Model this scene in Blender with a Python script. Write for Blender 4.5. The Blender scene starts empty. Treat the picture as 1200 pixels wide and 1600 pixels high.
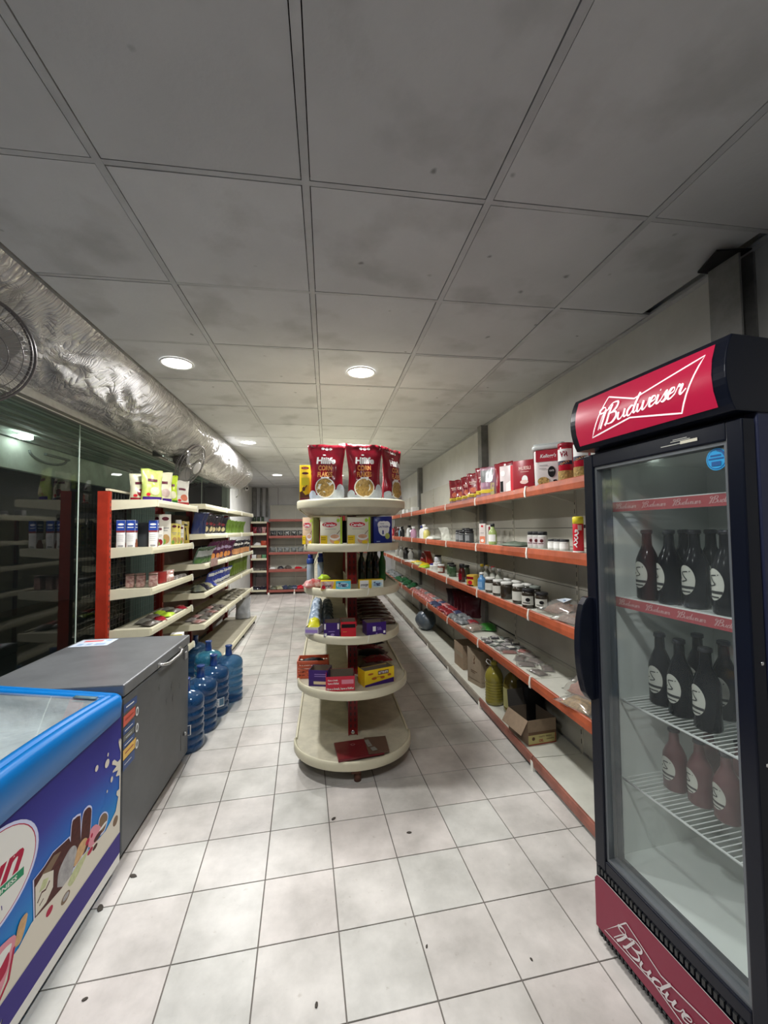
import bpy, bmesh, math, random
from math import sin, cos, pi, radians, sqrt, atan2
from mathutils import Vector, Matrix, noise
random.seed(7)
SC = bpy.context.scene
COL = SC.collection
CZ, HC = 1.547, 2.638            # camera height, ceiling height (metres)

# ------------------------------------------------------------------ camera
PITCH, ROLL, YAW = .0425, -.010, .1389
fw = Vector((sin(YAW)*cos(PITCH), cos(YAW)*cos(PITCH), sin(PITCH)))
rt = Vector((cos(YAW), -sin(YAW), 0)); up = rt.cross(fw)
r2 = cos(ROLL)*rt + sin(ROLL)*up; u2 = -sin(ROLL)*rt + cos(ROLL)*up
cam = bpy.data.cameras.new('camera'); cam.sensor_fit = 'HORIZONTAL'; cam.sensor_width = 36
cam.lens = 36*640/1200; cam.clip_start = .02
co = bpy.data.objects.new('camera', cam); COL.objects.link(co)
m = Matrix((r2, u2, -fw)).transposed().to_4x4(); m.translation = (0, 0, CZ)
co.matrix_world = m; SC.camera = co

# ------------------------------------------------------------------ world, exposure
W = bpy.data.worlds.new('night'); SC.world = W; W.use_nodes = True
W.node_tree.nodes['Background'].inputs[0].default_value = (.75, .85, 1, 1)
W.node_tree.nodes['Background'].inputs[1].default_value = .0025
vs = SC.view_settings
vs.view_transform = 'Standard'; vs.look = 'None'; vs.gamma = 1; vs.use_curve_mapping = False
vs.exposure = 0.0
LIGHT_W = 32.5          # watts of each ceiling downlight
DOWNLIGHTS = [(-.955, 2.76), (.238, 2.78), (-.95, 5.17), (.241, 5.2), (-.96, 8.2), (.24, 8.2),
              (-.955, .36), (.238, .36)]
for i, (x, y) in enumerate(DOWNLIGHTS):
    l = bpy.data.lights.new('downlight_beam', 'AREA'); l.shape = 'DISK'; l.size = .16
    l.energy = LIGHT_W*(.5 if y < 1 else 1); l.color = (1, .99, .975); l.spread = radians(170)
    o = bpy.data.objects.new('downlight_beam', l); o.location = (x, y, HC-.025); COL.objects.link(o)

# ------------------------------------------------------------------ materials
MATS = {}
def mat(name, col, rough=.5, metal=0, noise_amt=0, noise_scale=8, bump=0, bump_scale=30, emit=0,
        rnd=0, spec=.5, coat=0, trans=0, ior=1.45, alpha=1, col2=None):
    if name in MATS: return MATS[name]
    m = bpy.data.materials.new(name); m.use_nodes = True; nt = m.node_tree; N = nt.nodes; K = nt.links
    b = N['Principled BSDF']
    c = tuple(col)+(1,)
    b.inputs['Base Color'].default_value = c
    b.inputs['Roughness'].default_value = rough; b.inputs['Metallic'].default_value = metal
    b.inputs['Specular IOR Level'].default_value = spec; b.inputs['Coat Weight'].default_value = coat
    b.inputs['Transmission Weight'].default_value = trans; b.inputs['IOR'].default_value = ior
    b.inputs['Alpha'].default_value = alpha
    if emit:
        b.inputs['Emission Color'].default_value = c; b.inputs['Emission Strength'].default_value = emit
    src = None
    tc = None
    if noise_amt or bump or rnd:
        tc = N.new('ShaderNodeTexCoord')
    if noise_amt:
        n = N.new('ShaderNodeTexNoise'); n.inputs['Scale'].default_value = noise_scale
        n.inputs['Detail'].default_value = 6; n.inputs['Roughness'].default_value = .65
        K.new(tc.outputs['Object'], n.inputs['Vector'])
        r = N.new('ShaderNodeValToRGB'); r.color_ramp.elements[0].position = .35; r.color_ramp.elements[1].position = .7
        d = tuple(col2) if col2 else tuple(v*(1-noise_amt) for v in col)
        r.color_ramp.elements[0].color = d+(1,); r.color_ramp.elements[1].color = c
        K.new(n.outputs['Fac'], r.inputs['Fac']); src = r.outputs['Color']
        K.new(src, b.inputs['Base Color'])
    if rnd:
        oi = N.new('ShaderNodeObjectInfo'); h = N.new('ShaderNodeHueSaturation')
        mr = N.new('ShaderNodeMapRange'); mr.inputs['To Min'].default_value = 1-rnd; mr.inputs['To Max'].default_value = 1+rnd
        K.new(oi.outputs['Random'], mr.inputs['Value']); K.new(mr.outputs['Result'], h.inputs['Value'])
        if src: K.new(src, h.inputs['Color'])
        else: h.inputs['Color'].default_value = c
        K.new(h.outputs['Color'], b.inputs['Base Color'])
    if bump:
        n2 = N.new('ShaderNodeTexNoise'); n2.inputs['Scale'].default_value = bump_scale; n2.inputs['Detail'].default_value = 4
        K.new(tc.outputs['Object'], n2.inputs['Vector'])
        bp = N.new('ShaderNodeBump'); bp.inputs['Strength'].default_value = bump; bp.inputs['Distance'].default_value = .01
        K.new(n2.outputs['Fac'], bp.inputs['Height']); K.new(bp.outputs['Normal'], b.inputs['Normal'])
    MATS[name] = m; return m

def clear_mat(name, tint=(1, 1, 1), refl=1.0, haze=0.0, haze_col=(.6, .65, .62), rough=.0, ior=1.45, haze_noise=0):
    """thin clear sheet: transparent + fresnel gloss, optional milky haze of a fogged or dirty sheet"""
    m = bpy.data.materials.new(name); m.use_nodes = True; nt = m.node_tree; N = nt.nodes; K = nt.links
    N.remove(N['Principled BSDF']); out = N['Material Output']
    t = N.new('ShaderNodeBsdfTransparent'); t.inputs[0].default_value = tuple(tint)+(1,)
    g = N.new('ShaderNodeBsdfGlossy'); g.inputs['Roughness'].default_value = rough
    g.inputs[0].default_value = (1, 1, 1, 1)
    f = N.new('ShaderNodeFresnel'); f.inputs[0].default_value = ior
    mul = N.new('ShaderNodeMath'); mul.operation = 'MULTIPLY'; mul.inputs[1].default_value = refl
    gb = N.new('ShaderNodeNewGeometry'); inv = N.new('ShaderNodeMath'); inv.operation = 'SUBTRACT'; inv.inputs[0].default_value = 1
    K.new(gb.outputs['Backfacing'], inv.inputs[1]); m0 = N.new('ShaderNodeMath'); m0.operation = 'MULTIPLY'
    K.new(f.outputs[0], m0.inputs[0]); K.new(inv.outputs[0], m0.inputs[1]); K.new(m0.outputs[0], mul.inputs[0])
    base = t.outputs[0]
    if haze:
        d = N.new('ShaderNodeBsdfDiffuse'); d.inputs[0].default_value = tuple(haze_col)+(1,)
        mh = N.new('ShaderNodeMixShader'); mh.inputs[0].default_value = haze
        if haze_noise:
            tc = N.new('ShaderNodeTexCoord'); n = N.new('ShaderNodeTexNoise'); n.inputs['Scale'].default_value = 5
            n.inputs['Detail'].default_value = 5
            K.new(tc.outputs['Object'], n.inputs['Vector'])
            mr = N.new('ShaderNodeMapRange'); mr.inputs['From Min'].default_value = .3; mr.inputs['From Max'].default_value = .7
            mr.inputs['To Min'].default_value = haze*(1-haze_noise); mr.inputs['To Max'].default_value = haze*(1+haze_noise)
            K.new(n.outputs['Fac'], mr.inputs['Value']); K.new(mr.outputs['Result'], mh.inputs[0])
        K.new(base, mh.inputs[1]); K.new(d.outputs[0], mh.inputs[2]); base = mh.outputs[0]
    mx = N.new('ShaderNodeMixShader'); K.new(mul.outputs[0], mx.inputs[0]); K.new(base, mx.inputs[1]); K.new(g.outputs[0], mx.inputs[2])
    K.new(mx.outputs[0], out.inputs[0]); MATS[name] = m; return m

white = mat('white', (.80, .80, .78), .45)
black = mat('black', (.012, .012, .013), .4)
cream = mat('cream_enamel', (.72, .68, .50), .38, noise_amt=.12, noise_scale=5)
cream_dirty = mat('cream_deck', (.64, .60, .46), .45, noise_amt=.3, noise_scale=7)
deck_white = mat('white_deck', (.66, .66, .58), .4, noise_amt=.14, noise_scale=6)
red_metal = mat('red_enamel', (.42, .035, .015), .4, noise_amt=.25, noise_scale=10)
dark_red = mat('dark_red_enamel', (.20, .012, .010), .45)
orange_lip = mat('orange_red_lip', (.52, .120, .052), .42, noise_amt=.38, noise_scale=9)
panel_grey = mat('panel_beige_grey', (.50, .485, .42), .5, noise_amt=.15, noise_scale=3)
slot_dark = mat('slot_dark', (.03, .03, .03), .8)
clip_white = mat('clip_white', (.85, .84, .76), .4)
steel = mat('steel', (.42, .42, .42), .3, metal=.9)
chrome = mat('chrome', (.8, .8, .8), .15, metal=1)
concrete = mat('wall_paint', (.60, .60, .57), .85, noise_amt=.18, noise_scale=2.2, bump=.12, bump_scale=40)
pillar_grey = mat('pillar_grey', (.27, .27, .26), .6, noise_amt=.45, noise_scale=6)
black_void = mat('black_void', (.004, .004, .004), 1, spec=0)

# ------------------------------------------------------------------ mesh builder
class MB:
    def __init__(s): s.v = []; s.f = []; s.m = []; s.s = []
    def add(s, vs, fs, mi=0, smooth=False):
        b = len(s.v); s.v += [tuple(v) for v in vs]
        for f in fs: s.f.append([i+b for i in f]); s.m.append(mi); s.s.append(smooth)
        return s
    def box(s, x0, x1, y0, y1, z0, z1, mi=0):
        return s.add([(x, y, z) for z in (z0, z1) for y in (y0, y1) for x in (x0, x1)],
            [(0,2,3,1), (4,5,7,6), (0,1,5,4), (2,6,7,3), (0,4,6,2), (1,3,7,5)], mi)
    def hexa(s, lo, hi, mi=0, smooth=False):      # two quads (lists of 4 pts, ccw from above)
        return s.add(list(lo)+list(hi), [(3,2,1,0), (4,5,6,7), (0,1,5,4), (1,2,6,5), (2,3,7,6), (3,0,4,7)], mi, smooth)
    def rbox(s, w, d, h, r, mi=0, z=0, seg=4, taper=1.0, cx=0, cy=0, er=None):
        """rounded-corner upright prism with softened top and bottom edges"""
        er = min(r, .012) if er is None else er
        rings = []
        for (zz, ins) in ((z, er*.6), (z+er*.5, er*.15), (z+er, 0), (z+h-er, 0), (z+h-er*.4, er*.2), (z+h, er*.8)):
            k = 1+(taper-1)*((zz-z)/h)
            ring = []
            for (sx, sy, a0) in ((1, 1, 0), (-1, 1, 90), (-1, -1, 180), (1, -1, 270)):
                for q in range(seg+1):
                    a = radians(a0+90*q/seg); rr = max(r-ins*.3, .0005)
                    ring.append((cx+(sx*(w/2*k-r)+cos(a)*rr*(1 if 1 else 1)) - (sx*ins*.6), cy+(sy*(d/2*k-r)+sin(a)*rr) - (sy*ins*.6), zz))
            rings.append(ring)
        return s.loft(rings, mi, True, True)
    def loft(s, rings, mi=0, cap0=True, cap1=True, smooth=True, closed=True):
        n = len(rings[0]); vs = [p for r in rings for p in r]; fs = []
        for i in range(len(rings)-1):
            for j in range(n if closed else n-1):
                k = (j+1) % n
                fs.append((i*n+j, i*n+k, (i+1)*n+k, (i+1)*n+j))
        b = len(s.v); s.add(vs, fs, mi, smooth)
        if cap0: s.f.append([b+j for j in range(n)][::-1]); s.m.append(mi); s.s.append(False)
        if cap1: s.f.append([b+(len(rings)-1)*n+j for j in range(n)]); s.m.append(mi); s.s.append(False)
        return s
    def lathe(s, prof, seg=20, mi=0, c=(0, 0, 0), cap0=True, cap1=True):
        rings = [[(c[0]+r*cos(2*pi*k/seg), c[1]+r*sin(2*pi*k/seg), c[2]+z) for k in range(seg)] for r, z in prof]
        return s.loft(rings, mi, cap0, cap1)
    def tube(s, pts, r, seg=6, mi=0, closed=False):
        pts = [Vector(p) for p in pts]; n = len(pts); rings = []
        prev = None
        for i, p in enumerate(pts):
            if closed: t = pts[(i+1) % n]-pts[i-1]
            else: t = pts[min(i+1, n-1)]-pts[max(i-1, 0)]
            t.normalize()
            a = prev if prev is not None else (Vector((0, 0, 1)) if abs(t.z) < .9 else Vector((1, 0, 0)))
            u = (a-t*a.dot(t)); u = u.normalized() if u.length > 1e-6 else t.orthogonal().normalized()
            v = t.cross(u); prev = u
            rings.append([tuple(p+u*(r*cos(2*pi*k/seg))+v*(r*sin(2*pi*k/seg))) for k in range(seg)])
        if closed: rings.append(rings[0]); return s.loft(rings, mi, False, False)
        return s.loft(rings, mi, True, True)
    def extr(s, poly, a, b, axis='y', mi=0):      # extrude 2-D polygon between a and b
        P = {'y': lambda p, t: (p[0], t, p[1]), 'x': lambda p, t: (t, p[0], p[1]), 'z': lambda p, t: (p[0], p[1], t)}[axis]
        n = len(poly); vs = [P(p, a) for p in poly]+[P(p, b) for p in poly]
        fs = [tuple(range(n))[::-1], tuple(range(n, 2*n))]+[(i, (i+1) % n, n+(i+1) % n, n+i) for i in range(n)]
        return s.add(vs, fs, mi)
    def build(s, name, mats, parent=None, loc=(0, 0, 0), rz=0, rot=None, bevel=0, recalc=True):
        me = bpy.data.meshes.new(name); me.from_pydata(s.v, [], s.f)
        mats = mats if isinstance(mats, (list, tuple)) else [mats]
        for mm in mats: me.materials.append(mm)
        me.polygons.foreach_set('material_index', s.m); me.polygons.foreach_set('use_smooth', s.s)
        if recalc:
            bm = bmesh.new(); bm.from_mesh(me); bmesh.ops.recalc_face_normals(bm, faces=bm.faces); bm.to_mesh(me); bm.free()
        me.update()
        o = bpy.data.objects.new(name, me); COL.objects.link(o); o.location = loc
        o.rotation_euler = rot if rot else (0, 0, rz)
        if parent: o.parent = parent
        if bevel:
            b = o.modifiers.new('bevel', 'BEVEL'); b.width = bevel; b.segments = 2; b.limit_method = 'ANGLE'
        return o

def tag(o, label=None, cat=None, group=None, kind=None):
    if label: o['label'] = label
    if cat: o['category'] = cat
    if group: o['group'] = group
    if kind: o['kind'] = kind
    return o
def empty(name, loc=(0, 0, 0), rz=0, **k):
    o = bpy.data.objects.new(name, None); COL.objects.link(o); o.location = loc; o.rotation_euler = (0, 0, rz)
    o.empty_display_size = .05
    return tag(o, **k)
def kids(o): return [c for c in ALLP if c.parent == o] if False else list(o.children)
def dup(o, loc, rz=None, label=None, rot=None, scale=None, group=None):
    c = o.copy(); COL.objects.link(c); c.location = loc
    if rot is not None: c.rotation_euler = rot
    elif rz is not None: c.rotation_euler = (0, 0, rz)
    if scale: c.scale = scale
    if label: c['label'] = label
    if group: c['group'] = group
    for ch in list(o.children):
        d = ch.copy(); COL.objects.link(d); d.parent = c
        for g in list(ch.children):
            e = g.copy(); COL.objects.link(e); e.parent = d
    return c
ORD = ['first', 'second', 'third', 'fourth', 'fifth', 'sixth', 'seventh', 'eighth', 'ninth', 'tenth', 'eleventh', 'twelfth', 'thirteenth', 'fourteenth', 'fifteenth', 'sixteenth']

# ------------------------------------------------------------------ decals (flat print)
_txt = {}
def text_mesh(t, bold=.0, shear=.0):
    k = (t, bold, shear)
    if k in _txt: return _txt[k]
    c = bpy.data.curves.new('t', 'FONT'); c.body = t; c.size = 1; c.offset = bold; c.shear = shear; c.resolution_u = 3
    c.fill_mode = 'FRONT'
    o = bpy.data.objects.new('t', c); COL.objects.link(o)
    bpy.context.view_layer.update()
    me = bpy.data.meshes.new_from_object(o.evaluated_get(bpy.context.evaluated_depsgraph_get()))
    v = [(p.co.x, p.co.y) for p in me.vertices]; f = [list(p.vertices) for p in me.polygons]
    bpy.data.objects.remove(o); bpy.data.curves.remove(c); bpy.data.meshes.remove(me)
    x0 = min(p[0] for p in v); x1 = max(p[0] for p in v); y0 = min(p[1] for p in v); y1 = max(p[1] for p in v)
    _txt[k] = ([((p[0]-x0)/(x1-x0), (p[1]-y0)/(y1-y0)) for p in v], f); return _txt[k]

def decal(name, parent, shapes, wrap, mats, label=None, off=.0008, step=.0005):
    """shapes: (kind, mat_index, ...) drawn in order, each a little proud of the one before; wrap(u,v,off)->xyz"""
    mb = MB(); z = off
    for sh in shapes:
        kd, mi = sh[0], sh[1]; a = sh[2:]
        if kd == 'rect':
            u0, v0, u1, v1 = a; nx, ny = 8, 4
            P = [wrap(u0+(u1-u0)*i/nx, v0+(v1-v0)*j/ny, z) for j in range(ny+1) for i in range(nx+1)]
            F = [(j*(nx+1)+i, j*(nx+1)+i+1, (j+1)*(nx+1)+i+1, (j+1)*(nx+1)+i) for j in range(ny) for i in range(nx)]
            mb.add(P, F, mi, True)
        elif kd == 'ell':
            cx, cy, rx, ry = a; n = 24; P = [wrap(cx, cy, z)]; F = []
            for r in (.5, 1): P += [wrap(cx+rx*r*cos(2*pi*k/n), cy+ry*r*sin(2*pi*k/n), z) for k in range(n)]
            for k in range(n):
                q = (k+1) % n; F += [(0, 1+k, 1+q), (1+k, 1+n+k, 1+n+q, 1+q)]
            mb.add(P, F, mi, True)
        elif kd == 'poly':
            P = [wrap(u, v, z) for u, v in a[0]]; mb.add(P, [tuple(range(len(P)))], mi)
        elif kd == 'line':
            pts, w = a[0], a[1]; n = len(pts); L = []; R = []
            for i, p in enumerate(pts):
                q0 = Vector(pts[max(i-1, 0)]); q1 = Vector(pts[min(i+1, n-1)]); t = (q1-q0)
                t = t.normalized() if t.length > 0 else Vector((1, 0)); nn = Vector((-t.y, t.x))
                ww = (w[i] if isinstance(w, (list, tuple)) else w)/2
                L.append(wrap(p[0]+nn.x*ww, p[1]+nn.y*ww, z)); R.append(wrap(p[0]-nn.x*ww, p[1]-nn.y*ww, z))
            mb.add(L+R, [(i, i+1, n+i+1, n+i) for i in range(n-1)], mi)
        elif kd == 'text':
            t, cx, cy, w, h = a[:5]; kw = a[5] if len(a) > 5 else {}
            rot = kw.get('rot', 0); V, F = text_mesh(t, kw.get('bold', .01), kw.get('shear', 0))
            P = []
            for (x, y) in V:
                X = (x-.5)*w; Y = (y-.5)*h
                P.append(wrap(cx+X*cos(rot)-Y*sin(rot), cy+X*sin(rot)+Y*cos(rot), z))
            mb.add(P, F, mi)
        z += step
    o = mb.build(name, mats, parent, recalc=False)
    if label: o['label'] = label
    return o
def flat_wrap(y):            # print on a face whose local plane is y = const, facing -y
    return lambda u, v, o: (u, y-o, v)
def side_wrap(x, sgn):       # on a face x = const
    return lambda u, v, o: (x+sgn*o, u*sgn, v)
def top_wrap(z):
    return lambda u, v, o: (u, v, z+o)
def cyl_wrap(r):
    return lambda u, v, o: ((r+o)*sin(u/r), -(r+o)*cos(u/r), v)

# ================================================================== SETTING
XL, XR, YF, YB = -1.85, 1.68, -2.4, 10.72
# ---- floor with individual tiles
gm = mat('grout', (.17, .155, .14), .9)
floor = MB().box(-1.9, 1.75, YF, YB+.1, -.08, -.0035).build('floor', gm); tag(floor, kind='structure')
tile_m = bpy.data.materials.new('floor_tile_ceramic'); tile_m.use_nodes = True
def _tile():
    nt = tile_m.node_tree; N = nt.nodes; K = nt.links; b = N['Principled BSDF']
    tc = N.new('ShaderNodeTexCoord'); ge = N.new('ShaderNodeNewGeometry')
    oi = N.new('ShaderNodeObjectInfo')
    n1 = N.new('ShaderNodeTexNoise'); n1.inputs['Scale'].default_value = 3.2; n1.inputs['Detail'].default_value = 7; n1.inputs['Roughness'].default_value = .62
    K.new(ge.outputs['Position'], n1.inputs['Vector'])
    r1 = N.new('ShaderNodeValToRGB'); e = r1.color_ramp.elements
    e[0].position = .3; e[0].color = (.46, .45, .42, 1); e[1].position = .72; e[1].color = (.80, .78, .74, 1)
    K.new(n1.outputs['Fac'], r1.inputs['Fac'])
    # object random: some tiles are a pinkish batch
    r2 = N.new('ShaderNodeValToRGB'); r2.color_ramp.interpolation = 'LINEAR'
    q = r2.color_ramp.elements; q[0].color = (.95, .97, .96, 1); q[0].position = 0; q[1].color = (1, .955, .955, 1); q[1].position = 1
    K.new(oi.outputs['Random'], r2.inputs['Fac'])
    mx = N.new('ShaderNodeMix'); mx.data_type = 'RGBA'; mx.blend_type = 'MULTIPLY'; mx.inputs[0].default_value = 1
    K.new(r1.outputs['Color'], mx.inputs['A']); K.new(r2.outputs['Color'], mx.inputs['B'])
    # fine scuffs and dirt flecks
    n2 = N.new('ShaderNodeTexNoise'); n2.inputs['Scale'].default_value = 38; n2.inputs['Detail'].default_value = 3
    K.new(ge.outputs['Position'], n2.inputs['Vector'])
    r3 = N.new('ShaderNodeValToRGB'); p = r3.color_ramp.elements
    p[0].position = .22; p[0].color = (.55, .5, .45, 1); p[1].position = .33; p[1].color = (1, 1, 1, 1)
    K.new(n2.outputs['Fac'], r3.inputs['Fac'])
    m2 = N.new('ShaderNodeMix'); m2.data_type = 'RGBA'; m2.blend_type = 'MULTIPLY'; m2.inputs[0].default_value = .4
    K.new(mx.outputs['Result'], m2.inputs['A']); K.new(r3.outputs['Color'], m2.inputs['B'])
    K.new(m2.outputs['Result'], b.inputs['Base Color'])
    b.inputs['Roughness'].default_value = .34
    bp = N.new('ShaderNodeBump'); bp.inputs['Strength'].default_value = .12; bp.inputs['Distance'].default_value = .004
    K.new(n1.outputs['Fac'], bp.inputs['Height']); K.new(bp.outputs['Normal'], b.inputs['Normal'])
_tile()
ROT = .0565; FX, FY = -.9098, 2.505
def clip(poly, ax, lim, sg):
    out = []
    for i in range(len(poly)):
        a, b = poly[i], poly[(i+1) % len(poly)]
        ia, ib = sg*(lim-a[ax]) >= 0, sg*(lim-b[ax]) >= 0
        if ia: out.append(a)
        if ia != ib:
            t = (lim-a[ax])/(b[ax]-a[ax]); out.append((a[0]+t*(b[0]-a[0]), a[1]+t*(b[1]-a[1])))
    return out
cells = []
for i in range(-8, 14):
    for j in range(-32, 20):
        gx, gy = .3*(i+.5), -.3*(j+.5)
        cx = FX+gx*cos(ROT)-gy*sin(ROT); cy = FY+gx*sin(ROT)+gy*cos(ROT)
        h = .3/2-.0027
        P = [(cx+a*cos(ROT)-b*sin(ROT), cy+a*sin(ROT)+b*cos(ROT)) for a, b in ((-h, -h), (h, -h), (h, h), (-h, h))]
        Q = P
        for ax, lim, sg in ((0, XL+.02, -1), (0, XR, 1), (1, YF, -1), (1, YB, 1)):
            if Q: Q = clip(Q, ax, lim, sg)
        if len(Q) < 3: continue
        # how large it shows: distance and inside the view wedge
        ang = atan2(cx, cy)-YAW
        vis = cy > .55 and abs(ang) < .86 and not (cx < -1.05 and cy < 3.2)
        cells.append(((0 if vis else 1, math.hypot(cx, cy)), cx, cy, Q, Q is P))
cells.sort(key=lambda c: c[0])
h = .3/2-.0027
tile_me = None; far = MB()
for n, (k, cx, cy, Q, full) in enumerate(cells):
    if n < 300:
        zt = 0
        if full and len(Q) == 4:
            if tile_me is None:
                o = MB().hexa([(-h, -h, -.004), (h, -h, -.004), (h, h, -.004), (-h, h, -.004)],
                    [(-h+.001, -h+.001, 0), (h-.001, -h+.001, 0), (h-.001, h-.001, 0), (-h+.001, h-.001, 0)]).build('floor_tile', tile_m, floor)
                tile_me = o.data
            else:
                o = bpy.data.objects.new('floor_tile', tile_me); COL.objects.link(o); o.parent = floor
            o.location = (cx, cy, 0); o.rotation_euler = (0, 0, ROT)
        else:
            o = MB().extr([(x-cx, y-cy) for x, y in Q], -.004, 0, 'z').build('floor_tile', tile_m, floor, (cx, cy, 0))
    else:
        far.extr(Q, -.004, 0, 'z')
o = far.build('floor_tiles_beyond', tile_m, floor); tag(o, kind='stuff')

# ---- ceiling: T-bar grid with loose panels
bar_m = mat('ceiling_bar', (.50, .51, .52), .55, noise_amt=.25, noise_scale=4)
tilec = mat('ceiling_board', (.54, .55, .56), .8, noise_amt=.13, noise_scale=1.6, rnd=.05, bump=.1, bump_scale=60)
def _spots():
    nt = tilec.node_tree; N = nt.nodes; K = nt.links; b = N['Principled BSDF']
    src = b.inputs['Base Color'].links[0].from_socket
    ge = N.new('ShaderNodeNewGeometry'); v = N.new('ShaderNodeTexVoronoi'); v.inputs['Scale'].default_value = 5.5
    n = N.new('ShaderNodeTexNoise'); n.inputs['Scale'].default_value = 14; K.new(ge.outputs['Position'], n.inputs['Vector'])
    ad = N.new('ShaderNodeVectorMath'); ad.operation = 'ADD'; K.new(ge.outputs['Position'], ad.inputs[0])
    sc = N.new('ShaderNodeVectorMath'); sc.operation = 'SCALE'; sc.inputs['Scale'].default_value = .05
    K.new(n.outputs['Color'], sc.inputs[0]); K.new(sc.outputs[0], ad.inputs[1]); K.new(ad.outputs[0], v.inputs['Vector'])
    r = N.new('ShaderNodeValToRGB'); e = r.color_ramp.elements
    e[0].position = .028; e[0].color = (.30, .29, .28, 1); e[1].position = .075; e[1].color = (1, 1, 1, 1)
    K.new(v.outputs['Distance'], r.inputs['Fac'])
    mx = N.new('ShaderNodeMix'); mx.data_type = 'RGBA'; mx.blend_type = 'MULTIPLY'; mx.inputs[0].default_value = .75
    K.new(src, mx.inputs['A']); K.new(r.outputs['Color'], mx.inputs['B'])
    # grey smudges
    n3 = N.new('ShaderNodeTexNoise'); n3.inputs['Scale'].default_value = 3.1; n3.inputs['Detail'].default_value = 8
    K.new(ge.outputs['Position'], n3.inputs['Vector'])
    r3 = N.new('ShaderNodeValToRGB'); q = r3.color_ramp.elements; q[0].position = .33; q[0].color = (.66, .65, .63, 1); q[1].position = .46; q[1].color = (1, 1, 1, 1)
    K.new(n3.outputs['Fac'], r3.inputs['Fac'])
    m2 = N.new('ShaderNodeMix'); m2.data_type = 'RGBA'; m2.blend_type = 'MULTIPLY'; m2.inputs[0].default_value = .55
    K.new(mx.outputs['Result'], m2.inputs['A']); K.new(r3.outputs['Color'], m2.inputs['B'])
    K.new(m2.outputs['Result'], b.inputs['Base Color'])
_spots()
gx = [-1.2615+.6*k for k in range(0, 5)]; gx = [-1.86, -1.26, -.6615, -.0615, .5385, 1.1385, 1.70]
gy = [1.262+.6*k for k in range(-6, 16)]
cb = MB()
for x in gx[1:-1]: cb.box(x-.012, x+.012, YF, YB, HC-.004, HC+.012)
for y in gy: cb.box(-1.86, 1.70, y-.009, y+.009, HC-.002, HC+.010)
cb.box(XR-.03, XR, YF, YB, HC-.006, HC+.01)
ceiling = cb.build('ceiling', bar_m); tag(ceiling, kind='structure')
void = MB().box(-1.9, 1.9, YF-.1, YB+.1, HC+.12, HC+.16).build('ceiling_slab', black_void, ceiling)
ced = gy+[YB]
for a in range(len(gx)-1):
    for b in range(len(ced)-1):
        x0, x1, y0, y1 = gx[a]+.0150, gx[a+1]-.0150, ced[b]+.0125, ced[b+1]-.0125
        if a == 0 and y0 < 6.6: continue
        if y1-y0 < .05: continue
        if a == 5: x1 = XR-.035
        dz = random.uniform(-.0015, .002)
        if a == 5 and abs(y0-1.2745) < .02: x1 = XR-.075        # the panel that has slipped off its wall angle
        cxm, cym = (x0+x1)/2, (y0+y1)/2
        wx, wy = (x1-x0)/2, (y1-y0)/2
        t = random.uniform(-.0025, .0025)
        MB().hexa([(-wx, -wy, -.002), (wx, -wy, -.002+t), (wx, wy, -.002), (-wx, wy, -.002)],
                  [(-wx, -wy, .010), (wx, -wy, .010), (wx, wy, .010), (-wx, wy, .010)]).build('ceiling_panel', tilec, ceiling, (cxm, cym, HC+dz))
# perimeter shadow gap piece above the slipped panel
# ---- walls
wall_right = MB().box(XR, XR+.1, YF, YB+.1, 0, HC+.15).build('wall_right', concrete); tag(wall_right, kind='structure')
wall_far = MB().box(-2.0, XR, YB, YB+.1, 0, HC+.15).build('wall_far', mat('wall_far_paint', (.62, .62, .63), .85, noise_amt=.15, noise_scale=2)); tag(wall_far, kind='structure')
for k in range(1, 6): MB().box(-1.85+.62*k-.003, -1.85+.62*k+.003, YB-.004, YB, 1.9, HC).build('joint', slot_dark, wall_far)
wall_left = MB().box(XL-.1, XL, 8.02, YB, 0, HC+.15).build('wall_left', concrete); tag(wall_left, kind='structure')
wall_near = MB().box(-1.95, XR, YF-.1, YF, 0, HC+.15).build('wall_near', mat('wall_near_paint', (.22, .23, .25), .85)); tag(wall_near, kind='structure')
# corner post and pipes far left
trim1 = MB().box(-1.84, -1.76, YB-.12, YB-.001, 0, HC-.01).build('trim_1', pillar_grey); tag(trim1, kind='structure')
pp = empty('corner_pipes', (-1.60, YB-.06, 1.9), label='grey vertical pipes in the far left corner above white shelves', cat='pipes')
for dx in (-.04, .10):
    MB().lathe([(.028, 0), (.028, .72)], 12).build('pipe', pillar_grey, pp, (dx, 0, 0))
# steel wall columns on the right wall
for n, (y, z0, w) in enumerate([(4.12, 0.02, .10), (7.1, 0.02, .10), (1.42, 0.02, .13)]):
    mb = MB()
    mb.box(XR-.075, XR-.066, y-w/2, y+w/2, z0, HC-.008).box(XR-.010, XR, y-w/2, y+w/2, z0, HC-.008).box(XR-.067, XR-.009, y-.005, y+.005, z0, HC-.008)
    if n < 2: mb.box(XR-.072, XR-.004, y-w/2+.003, y-w/2+.010, z0, HC-.01)
    c = mb.build('trim_%d' % (n+2), pillar_grey); tag(c, kind='structure')
# black wedge standing in for the dark ceiling gap by the near column
fl = MB().hexa([(XR-.19, 1.34, HC-.035), (XR-.03, 1.34, HC-.012), (XR-.03, 1.50, HC-.012), (XR-.12, 1.49, HC-.02)],
               [(XR-.19, 1.34, HC-.028), (XR-.03, 1.34, HC-.006), (XR-.03, 1.50, HC-.006), (XR-.12, 1.49, HC-.012)]).build('trim_5', black); tag(fl, kind='structure')

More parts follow.
